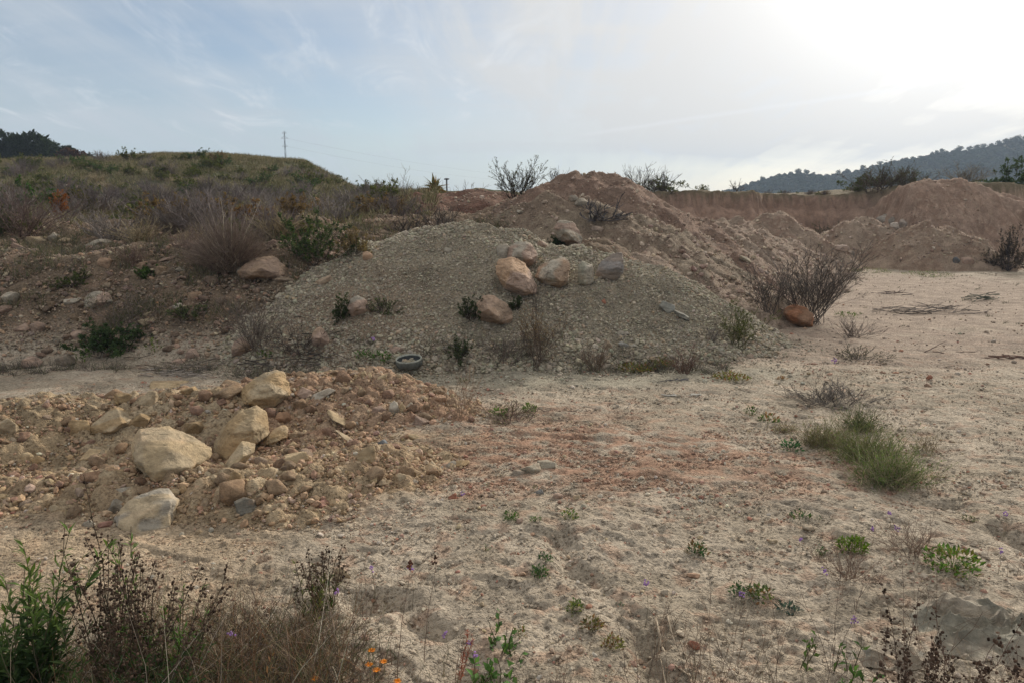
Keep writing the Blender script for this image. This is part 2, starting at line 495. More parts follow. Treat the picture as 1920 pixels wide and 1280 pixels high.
M_FAR = material('far_foliage', lambda t: bsdf(t, attr(t), 1.0, None, 0.0))

# ------------------------------------------------------------------ colours of the land
def lerp(a, b, m):
    return a * (1 - m[:, None]) + b * m[:, None]
C = lambda *a: np.array(a, float)
PALE = C(.44, .37, .285); PALE2 = C(.36, .30, .225); CLAY = C(.31, .175, .115); TANS = C(.40, .295, .19)
GREYG = C(.335, .305, .235); BROWN = C(.20, .15, .105); PINK = C(.36, .275, .215)
def blob(x, y, c, rx, ry, s=.35):
    q = np.sqrt(((x - c[0]) / rx) ** 2 + ((y - c[1]) / ry) ** 2)
    q = q + .35 * fbm(x / .7, y / .5, 41, 3)
    return sst(1 + s, 1 - s, q)
def ground_colour(x, y, z):
    n = fbm(x / .9, y / .6, 42, 5, .6); n2 = fbm(x / .14, y / .11, 43, 3, .6)
    c = lerp(PALE[None] * np.ones((len(x), 3)), PALE2, sst(-.25, .35, n))
    c = lerp(c, PINK, .75 * blob(x, y, (7, 15), 6.5, 6))
    c = lerp(c, PINK * .92, .6 * blob(x, y, (4.2, 9.0), 2.6, 1.4))
    red = np.maximum(blob(x, y, flat(1130, 850), 1.15, .75), blob(x, y, flat(900, 880), .6, .5))
    red = np.maximum(red, .8 * blob(x, y, flat(1420, 880), .75, .5))
    red = np.maximum(red, .55 * blob(x, y, flat(1000, 790), 1.1, .6))
    c = lerp(c, CLAY * (1.05), red * .72 * sst(-.45, .15, n2 + .35 * n))
    c = lerp(c, CLAY * 1.1, .40 * sst(.18, .40, n2) * sst(12, 6, y))
    c = lerp(c, TANS, .85 * blob(x, y, flat(240, 880), 2.0, 1.0))
    c = lerp(c, TANS * 1.08, .5 * blob(x, y, flat(180, 1060), 1.0, .45))
    c = lerp(c, GREYG, .8 * blob(x, y, flat(1000, 705), 2.4, .55))
    # left bank and terrace: brown earth, ash-grey litter, dry grass on the hill
    up = sst(.10, .45, z) * sst(6.6, 7.6, y)
    c = lerp(c, lerp(BROWN[None] * .95 * np.ones((len(x), 3)), C(.24, .17, .12), sst(-.1, .3, n)), up)
    hill = sst(15, 26, y) * sst(2.5, -2, x - .1 * y)
    c = lerp(c, lerp(C(.15, .125, .07)[None] * np.ones((len(x), 3)), C(.10, .10, .055), sst(-.2, .3, fbm(x / 2, y / 2, 44, 4))), hill)
    # the red cut face and the plateau top
    wall = sst(26, 28, y) * sst(1, 4, x)
    c = lerp(c, lerp(C(.34, .225, .165)[None] * np.ones((len(x), 3)), C(.42, .30, .225), sst(13, 16, x + n)), wall)
    top = wall * sst(2.25, 2.38, z)
    band = np.sin(z * 9 + 2.2 * n + .8 * perlin(x / 1.5, z * 3, 46)) * .5 + perlin(x / .35, z / .22, 47) * .6
    c = c * (1 + .20 * band * wall * (1 - top))[:, None]
    c = lerp(c, C(.16, .14, .085), top * .8)
    c = lerp(c, C(.10, .10, .055), sst(45, 90, np.hypot(x, y)))
    return c * (1 + .16 * n2)[:, None]

def build_ground():
    ox, oy = 0.0, -0.6
    r = [0.02]; q = 1.3
    rr = list(np.linspace(.02, 1.9, 12)[:-1])
    q = 1.9
    while q < 48: rr.append(q); q *= 1.0030
    while q < 850: rr.append(q); q *= 1.05
    rr = np.array(rr)
    fine = np.arange(-math.radians(46), math.radians(46), .0030)
    coarse = np.linspace(math.radians(46), 2 * math.pi - math.radians(46), 60)
    th = np.concatenate([fine, coarse[:-1]])
    R, T = np.meshgrid(rr, th, indexing='ij')
    x = (ox + R * np.sin(T)).ravel(); y = (oy + R * np.cos(T)).ravel()
    z = ground_mid(x, y)
    rad = R.ravel(); res = rad * .0031
    def fade(wl): return sst(wl / 2.2, wl / 4.5, res)
    fine_ok = sst(60, 20, rad)
    flatm = sst(.5, .1, z)
    # crust: scabs, lumps, ledges, pock marks
    z0 = z.copy()
    n = fbm(x / .8, y / .55, 51, 4)
    z = z + .012 * sst(.00, .05, n) * fade(.1) * flatm - .010 * sst(.26, .30, n) * fade(.1) * flatm
    amp = .12 + 1.15 * sst(-.2, .3, fbm(x / .9, y / .7, 52, 3))
    for wl, a, sd, thr in ((.12, .008, 53, .80), (.055, .008, 54, .55), (.030, .008, 55, .35)):
        d, cid = worley(x / wl, y / wl, sd)
        b = np.clip(1 - (d / (.30 + .22 * cid)) ** 2, 0, 1) ** .7
        z = z + a * b * (cid > thr) * fade(wl) * amp
    z = z + (.006 * perlin(x / .09, y / .09, 56) * fade(.09) + .005 * perlin(x / .04, y / .04, 57) * fade(.04)) * fine_ok
    bank = sst(.12, .5, z0) * sst(6.5, 7.5, y)
    z = z + bank * fine_ok * (.05 * perlin(x / .25, y / .25, 58) + .03 * perlin(x / .1, y / .1, 59))
    wallm = sst(26, 28, y) * sst(33, 31, y) * sst(1, 4, x)
    z = z + wallm * .10 * perlin(x / .5, y / .5, 60)
    V = np.stack([x, y, z], 1)
    nr, nt = R.shape
    i = np.arange(nr - 1)[:, None]; j = np.arange(nt)[None]
    j2 = (j + 1) % nt
    Fq = np.stack([i * nt + j, i * nt + j2, (i + 1) * nt + j2, (i + 1) * nt + j], -1).reshape(-1, 4)[:, ::-1]
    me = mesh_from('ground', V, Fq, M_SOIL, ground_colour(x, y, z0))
    link('ground', me, kind='structure', label='dry crusted pale clay ground with reddish patches')
build_ground()

HEAPCOL = {
 'gravel': (C(.25, .215, .16), C(.38, .325, .245), C(.33, .265, .185)),
 'rubble': (C(.36, .24, .16), C(.41, .295, .20), C(.32, .20, .13)),
 'rubble_back': (C(.36, .27, .17), C(.42, .33, .22), C(.33, .24, .15)),
 'rubble_front': (C(.40, .30, .19), C(.36, .26, .165), C(.45, .35, .23)),
 'peak': (C(.33, .22, .165), C(.38, .265, .20), C(.30, .21, .155)),
 'shoulder': (C(.38, .30, .22), C(.33, .245, .18), C(.42, .33, .24)),
 'long_ridge': (C(.42, .31, .235), C(.47, .36, .275), C(.37, .265, .20)),
 'red': (C(.27, .15, .11), C(.31, .195, .145), C(.23, .15, .11)),
 'spoil_a': (C(.48, .36, .27), C(.42, .29, .215), C(.50, .38, .285)),
 'spoil_b': (C(.50, .38, .285), C(.40, .28, .205), C(.47, .36, .27)),
 'spoil_c': (C(.50, .37, .275), C(.39, .27, .195), C(.47, .36, .26)),
 'big_right': (C(.53, .37, .28), C(.46, .31, .23), C(.55, .40, .30)),
}
HEAPLAB = {
 'gravel': ('gravel_heap', 'wide grey green heap of fine gravel with boulders on its face', 'heap'),
 'rubble': ('rubble_heap', 'tan heap of earth and broken stone in the left foreground', 'heap'),
 'rubble_back': ('soil_bank', 'low crumbly bank along the back of the stony hollow', 'earth bank'),
 'rubble_front': ('soil_bank', 'low crumbly bank along the front of the stony hollow', 'earth bank'),
 'peak': ('earth_mound', 'tall brown earth mound with rounded top against the sky', 'mound'),
 'shoulder': ('earth_mound', 'pale brown earth mound below the tall round topped one', 'mound'),
 'long_ridge': ('earth_ridge', 'long low brown earth ridge running right from the gravel heap', 'mound'),
 'red': ('earth_mound', 'low reddish earth mound behind the left half of the gravel heap', 'mound'),
 'spoil_a': ('spoil_heap', 'long lumpy spoil heap before the dark bay in the cut face', 'heap'),
 'spoil_b': ('spoil_heap', 'pointed pinkish spoil heap with boulders on its right side', 'heap'),
 'spoil_c': ('spoil_heap', 'pointed tan spoil heap before the great pink mound', 'heap'),
 'big_right': ('earth_mound', 'great pinkish earth mound with rain rills at the right edge', 'mound'),
}
def build_heaps():
    for key, h in HEAPS.items():
        p = np.array([q[:3] for q in h['pts']]); st = h['step']
        zmax = p[:, 2].max()
        ext = min(zmax / h['slope'] + .6, 7)
        xs = np.arange(p[:, 0].min() - ext, p[:, 0].max() + ext, st)
        ys = np.arange(max(1, p[:, 1].min() - ext), p[:, 1].max() + min(ext, 3), st)
        X, Yg = np.meshgrid(xs, ys, indexing='ij'); x = X.ravel(); y = Yg.ravel()
        z = heap_z(h, x, y)
        base = ground_base(x, y)
        if key.startswith('rubble'):
            for wl, a, sd in ((.13, .035, 61), (.06, .018, 62)):
                d, cid = worley(x / wl, y / wl, sd)
                z = z + a * np.clip(1 - (d / (.35 + .25 * cid)) ** 2, 0, 1) ** .6 * (cid > .35)
        keep = (z > base - .10)
        idx = np.arange(len(x)).reshape(X.shape)
        q = np.stack([idx[:-1, :-1], idx[1:, :-1], idx[1:, 1:], idx[:-1, 1:]], -1).reshape(-1, 4)
        q = q[keep[q].any(1)]
        used = np.unique(q); remap = np.full(len(x), -1); remap[used] = np.arange(len(used))
        x, y, z = x[used], y[used], z[used]; q = remap[q]
        a, b, c = HEAPCOL[key]
        n = fbm(x / .8, y / .8, 63, 4); n2 = fbm(x / .12, y / .12, 64, 3)
        col = lerp(lerp(a[None] * np.ones((len(x), 3)), b, sst(-.3, .3, n)), c, sst(.1, .5, n2))
        if key == 'rubble':
            cx = flat(820, 850)
            col = lerp(col, C(.33, .19, .125), .7 * sst(1.2, .2, np.hypot(x - cx[0], y - cx[1])))
        if key == 'gravel':
            cx = P(640, 620, 8.0)
            col = lerp(col, C(.33, .235, .165), .75 * sst(1.6, .3, np.hypot(x - cx[0], (y - cx[1]))))
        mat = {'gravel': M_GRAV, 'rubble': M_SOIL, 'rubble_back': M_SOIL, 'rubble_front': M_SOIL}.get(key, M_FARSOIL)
        me = mesh_from(key, np.stack([x, y, z], 1), q, mat, col * (1 + .14 * n2)[:, None])
        nm, lab, cat = HEAPLAB[key]
        link(nm, me, label=lab, cat=cat)
build_heaps()
#@@MORE

# ------------------------------------------------------------------ stones
_ico = {}
def ico(level):
    if level not in _ico:
        bm = bmesh.new(); bmesh.ops.create_icosphere(bm, subdivisions=level, radius=1)
        bm.verts.ensure_lookup_table()
        V = np.array([v.co for v in bm.verts]); Fc = np.array([[v.index for v in f.verts] for f in bm.faces])
        bm.free(); _ico[level] = (V / np.linalg.norm(V, axis=1)[:, None], Fc)
    return _ico[level]

def planes_random(rng, n=13, lo=.72):
    N = rng.randn(n, 3); N /= np.linalg.norm(N, axis=1)[:, None]
    for _ in range(30):                                       # spread them apart
        D = N[:, None] - N[None]; q = (D ** 2).sum(-1) + 1e-3
        N = N + .05 * (D / q[..., None] ** 1.5).sum(1); N /= np.linalg.norm(N, axis=1)[:, None]
    N += .12 * rng.randn(n, 3); N /= np.linalg.norm(N, axis=1)[:, None]
    return N, rng.uniform(lo, 1.0, n)

def planes_hull(points):
    c = points.mean(0); bm = bmesh.new()
    for p in points - c: bm.verts.new(p)
    r = bmesh.ops.convex_hull(bm, input=bm.verts)
    N = []; D = []
    for f in bm.faces:
        n = np.array(f.normal); d = float(n @ np.array(f.verts[0].co))
        if d < 0: n = -n; d = -d
        if np.linalg.norm(n) > .5: N.append(n); D.append(max(d, .02))
    bm.free()
    return np.array(N), np.array(D), c

def stone_shape(N, D, level, soft=26, rough=.03, seed=0, fs=1.0, crack=0):
    V, Fc = ico(level)
    q = np.maximum(V @ N.T, 1e-4) / D[None]                   # 1/r per plane
    m = q.max(1, keepdims=True)
    r = 1 / (m[:, 0] * (1 + np.log(np.exp(soft * (q / m - 1)).sum(1)) / soft))
    Pp = V * r[:, None]
    sz = np.abs(Pp).max()
    n = perlin3(Pp / sz * 2.3 * fs + seed * 1.7, 71) + .5 * perlin3(Pp / sz * 5.5 * fs + seed, 72) + .28 * perlin3(Pp / sz * 12 * fs, 73)
    n2 = -np.abs(perlin3(Pp / sz * 3.1 * fs * np.array([1, 1, 2.2]) + seed * .7, 74))
    k = 1 + rough * (n + .9 * n2)
    if crack:                                                 # bedding cracks and small chips
        w = .25 * perlin3(Pp / sz * 2 + seed, 76)
        a = np.abs(perlin3(Pp / sz * np.array([.9, .9, 3.6]) + w[:, None] * 2 + seed * 1.3, 77))
        b = np.abs(perlin3(Pp / sz * np.array([3.2, 3.2, 1.6]) + w[:, None] * 3 + seed * 2.1, 78))
        k = k - crack * np.clip(1 - a / .05, 0, 1) * sst(-.1, .2, perlin3(Pp / sz * 1.5 + seed, 79)) - crack * .7 * np.clip(1 - b / .045, 0, 1) * sst(.0, .25, perlin3(Pp / sz * 1.7 - seed, 80))
        k = k + .026 * np.round(2.2 * perlin3(Pp / sz * np.array([2.6, 2.6, 5.]) + seed, 81)) + .006 * perlin3(Pp / sz * 30, 82)
    return Pp * k[:, None], Fc

TAN = C(.47, .355, .215); TANG = C(.44, .345, .225); OCH = C(.44, .31, .17); GREY = C(.36, .315, .25); ORG = C(.42, .215, .105)
BRN = C(.33, .235, .165); PINKS = C(.42, .30, .23); RED = C(.38, .17, .11); WHT = C(.56, .49, .39); DGREY = C(.20, .19, .19)

def stone_col(V, c, rng, c2=None):
    """patches of a second tone belong to the stone itself"""
    if c2 is None: c2 = c * C(.80, .78, .76)
    s = np.abs(V).max()
    m = sst(-.05, .25, perlin3(V / s * 1.6 + rng.rand() * 9, 75))
    return (c[None] * (1 - m[:, None]) + c2[None] * m[:, None]) * rng.uniform(.93, 1.07)

def place_stone(px, py, wpx, hpx, col, label, seed, col2=None, tilt=0, depth=.85, name='rock', cat='rock', group=None,
                outline=None, planes=13, sink=.12, Y=None, level=None, soft=90, rough=.035, on=None):
    """a stone whose middle shows at (px, py), wpx by hpx photo pixels"""
    rng = np.random.RandomState(seed)
    b = hit(px, min(py + hpx * .36, 1279), start=1.5)
    if Y is not None: b = P(px, py + hpx * .36, Y)
    s = b[1] / F
    w = wpx * s; hh = hpx * s * 1.04
    az = math.atan2(b[0], b[1])
    if level is None: level = (6 if wpx > 60 else 5) if outline is not None else (5 if wpx > 60 else 4 if wpx > 26 else 3)
    if outline is not None:
        o = np.array(outline[0], float); inner = outline[1]
        cxy = np.array([px, py])
        pts3 = []
        dpt = w * depth / 2
        for q in o:
            u, v = (q - cxy) * s * np.array([1, -1])
            bk = dpt * (.7 * min(1, max(0, v / (hh * .5))) + .5 * min(1, max(0, -v / (hh * .5)))) ; pts3.append([u, bk, v]); pts3.append([u * .75, dpt * 1.0, v * .75])
        for q in inner:
            u, v = (np.array(q[:2]) - cxy) * s * np.array([1, -1])
            pts3.append([u, -dpt * q[2] * 1.3, v])
        N, D, c = planes_hull(np.array(pts3))
        sc_ = max(w, hh); cen = np.array(pts3).mean(0)
        for _ in range(4):
            nn = rng.randn(3); nn[1] = -abs(nn[1]) * .8; nn /= np.linalg.norm(nn)
            sup = ((np.array(pts3) - cen) @ nn).max()
            N = np.concatenate([N, nn[None]]); D = np.append(D, sup * rng.uniform(.84, .95))
        V, Fc = stone_shape(N, D / sc_, level, soft=220, rough=rough * .8, seed=seed, crack=.06)
        V = V * sc_ + c
        z0 = b[2] + (py + hpx * .36 - py) * 0
        zc = CAMZ + 0
        depthpos = b[1] + dpt * (.5 if b[1] < 7 else .05 if wpx > 45 else -.35)
        cpos = P(px, py, depthpos)
    else:
        N, D = planes_random(rng, planes)
        V, Fc = stone_shape(N, D, level, soft=soft, rough=rough, seed=seed)
        if tilt:
            # flatten before tilting so that slabs stay slabs
            pass
        lo, hi = V.min(0), V.max(0)
        V = (V - (lo + hi) / 2) / (hi - lo)
        if tilt:
            a = math.radians(tilt); ca, sa = abs(math.cos(a)), abs(math.sin(a))
            # slab of length L and thickness T whose tilted box is w by hh
            T_ = max(.12 * w, (hh * ca - w * sa) / max(.15, ca * ca - sa * sa)) if ca * ca > sa * sa + .15 else .35 * max(w, hh)
            L_ = max(w, (w - T_ * sa) / ca)
            V = V * np.array([L_, w * depth, T_])
            ca, sa = math.cos(a), math.sin(a)
            V = np.stack([V[:, 0] * ca + V[:, 2] * sa, V[:, 1], -V[:, 0] * sa + V[:, 2] * ca], 1)
        else:
            V = V * np.array([w, w * depth, hh * (1 + sink)])
        cpos = np.array([b[0], b[1], b[2]]) + np.array([math.sin(az), math.cos(az), 0]) * w * depth * .28
        cpos[2] = P(px, py, cpos[1])[2] - hh * sink * .5
    base = np.array([cpos[0], cpos[1], cpos[2] + V[:, 2].min()])
    V = V - np.array([0, 0, V[:, 2].min()])
    me = mesh_from(name, V, Fc, M_STONE, stone_col(V, col, rng, col2))
    return link(name, me, loc=base, rot=(0, 0, -az), label=label, cat=cat, group=group)

HERO = [
 # px, py, w, h, colour, colour 2, depth, outline, inner points (x, y, towards the viewer), label
 (322, 853, 150, 105, TAN, TANG, .95, [(248, 812), (262, 803), (322, 803), (340, 812), (396, 848), (397, 864), (365, 874), (322, 896), (296, 906), (280, 903), (262, 883), (251, 862)],
  [(258, 842, .5), (300, 858, 1.15), (318, 820, .45), (345, 866, 1.05), (382, 862, .5), (288, 880, .85), (268, 812, .1)], 'largest tan boulder in the foreground, angular, leaning in the stony hollow'),
 (453, 815, 116, 104, TAN, OCH, .9, [(394, 856), (402, 822), (430, 788), (455, 770), (488, 763), (498, 768), (511, 795), (508, 815), (480, 834), (450, 852), (415, 868), (398, 866)],
  [(432, 800, .6), (475, 792, .7), (430, 850, .9), (480, 820, .8), (410, 830, .7)], 'second largest tan boulder, rounded top, right of the largest one'),
 (497, 738, 106, 86, OCH * .95, TANG, .7, [(446, 744), (452, 728), (478, 708), (520, 694), (536, 701), (549, 728), (545, 748), (515, 780), (490, 776), (462, 765), (445, 756)],
  [(500, 722, .8), (470, 745, .8), (530, 735, .7), (505, 765, .6)], 'tan boulder standing at the back rim of the hollow, behind the rounded one'),
 (276, 960, 132, 68, TANG, GREY, .8, [(212, 968), (228, 948), (262, 932), (300, 925), (321, 927), (338, 948), (338, 972), (318, 978), (262, 992), (240, 992), (222, 980)],
  [(308, 976, 1.1), (250, 985, .9), (225, 965, .6), (318, 932, .5)], 'flat pale grey tan slab lying at the front edge of the rubble'),
 (446, 861, 76, 54, TAN, TANG, .8, [(410, 888), (425, 865), (450, 836), (458, 827), (485, 838), (480, 850), (460, 872), (428, 889)], [(455, 848, .8), (430, 875, .6)], 'wedge shaped tan stone with pointed top, in front of the rounded boulder'),
 (513, 824, 64, 44, OCH, TAN, .8, [(481, 838), (495, 822), (520, 803), (535, 799), (544, 806), (538, 822), (520, 834), (500, 846), (486, 845)], [(515, 822, .7)], 'ochre stone wedged against the right side of the rounded boulder'),
 (208, 797, 82, 66, OCH * .92, TANG, .85, [(168, 815), (170, 795), (190, 782), (218, 765), (228, 764), (248, 785), (248, 812), (232, 822), (205, 828), (176, 822)], [(205, 800, .8), (232, 785, .6)], 'brownish round boulder with a pointed crest, behind the largest one on its left'),
 (970, 525, 82, 88, C(.42, .28, .18), PINKS, .8, [(928, 500), (935, 488), (960, 483), (985, 494), (1007, 535), (1008, 556), (997, 567), (975, 560), (945, 542), (930, 516)],
  [(960, 505, .8), (990, 545, .8), (950, 530, .6), (985, 515, .7)], 'large orange brown block in the middle of the boulder group on the gravel heap'),
 (977, 479, 66, 50, GREY * 1.1, PINKS, .8, [(947, 490), (955, 462), (970, 454), (995, 456), (1009, 478), (1007, 496), (992, 505), (960, 495)], [(975, 475, .7), (995, 485, .7)], 'grey and orange boulder at the top left of the boulder group on the gravel heap'),
 (1037, 515, 70, 66, GREY * 1.12, BRN * 1.1, .8, [(1001, 520), (1010, 500), (1035, 486), (1062, 483), (1070, 495), (1066, 530), (1045, 547), (1018, 538)], [(1028, 508, .8), (1050, 525, .7), (1015, 520, .7)], 'broad grey brown boulder right of the orange block on the gravel heap'),
 (1097, 514, 34, 54, C(.31, .29, .22), GREY, .9, [(1082, 500), (1092, 488), (1112, 498), (1114, 530), (1102, 542), (1084, 535)], [(1098, 505, .8), (1096, 530, .8)], 'upright squarish grey boulder, between the broad one and the dark slab'),
 (1143, 505, 58, 68, C(.26, .235, .215), C(.28, .23, .19), .6, [(1118, 508), (1125, 490), (1150, 475), (1168, 472), (1170, 510), (1160, 524), (1130, 538), (1118, 532)], [(1140, 505, .6), (1160, 500, .5)], 'tall dark grey slab, rightmost of the boulder group on the gravel heap'),
 (927, 585, 76, 62, C(.37, .26, .185), BRN * .9, .85, [(890, 592), (893, 570), (905, 555), (925, 555), (950, 570), (965, 590), (955, 612), (930, 617), (900, 602)], [(915, 575, .7), (940, 597, .8)], 'brown boulder lying lowest on the front of the gravel heap'),
 (1066, 440, 62, 56, C(.42, .36, .28), PINKS * .9, .8, [(1037, 428), (1048, 413), (1075, 417), (1090, 440), (1094, 462), (1070, 466), (1048, 450)], [(1060, 432, .7), (1078, 450, .7)], 'large pale boulder at the crest behind the gravel heap'),
 (494, 505, 92, 56, C(.38, .27, .20), BRN, .85, [(447, 508), (460, 496), (480, 484), (515, 480), (532, 498), (538, 520), (520, 530), (470, 528), (452, 522)], [(490, 500, .7), (515, 515, .7), (465, 512, .6)], 'big brown boulder below the fan of dry broom on the left bank'),
 (672, 575, 40, 44, PINKS * .95, GREY, .9, [(652, 580), (656, 562), (672, 554), (688, 562), (692, 585), (680, 597), (658, 596)], [(668, 575, .7)], 'pinkish block at the left foot slope of the gravel heap'),
 (601, 634, 42, 42, PINKS, BRN, .8, [(583, 632), (590, 618), (602, 612), (615, 628), (622, 650), (605, 655), (586, 650)], [(600, 630, .7)], 'pinkish boulder at the left base of the gravel heap'),
 (181, 565, 56, 44, GREY * 1.1, PINKS, .8, [(154, 580), (162, 555), (180, 545), (205, 548), (209, 568), (196, 585), (165, 587)], [(180, 565, .7)], 'grey and orange boulder halfway up the left bank'),
 (1497, 596, 56, 48, C(.44, .21, .115), C(.36, .21, .13), .9, [(1468, 590), (1474, 577), (1492, 572), (1512, 578), (1526, 592), (1524, 612), (1505, 620), (1482, 612)], [(1490, 590, .8), (1510, 600, .8)], 'rusty orange boulder in front of the big bare bush'),
 (450, 651, 42, 42, BRN * 1.05, PINKS * .9, .8, [(432, 655), (440, 640), (455, 632), (470, 648), (470, 666), (450, 671), (434, 668)], [(452, 650, .7)], 'brown stone at the foot of the bank left of the gravel heap'),
]
for i, (px, py, w, h, c1, c2, dp, ol, inner, lab) in enumerate(HERO):
    place_stone(px, py, w, h, c1, lab, 100 + i, c2, depth=dp, outline=(ol, inner), name='boulder', cat='boulder')

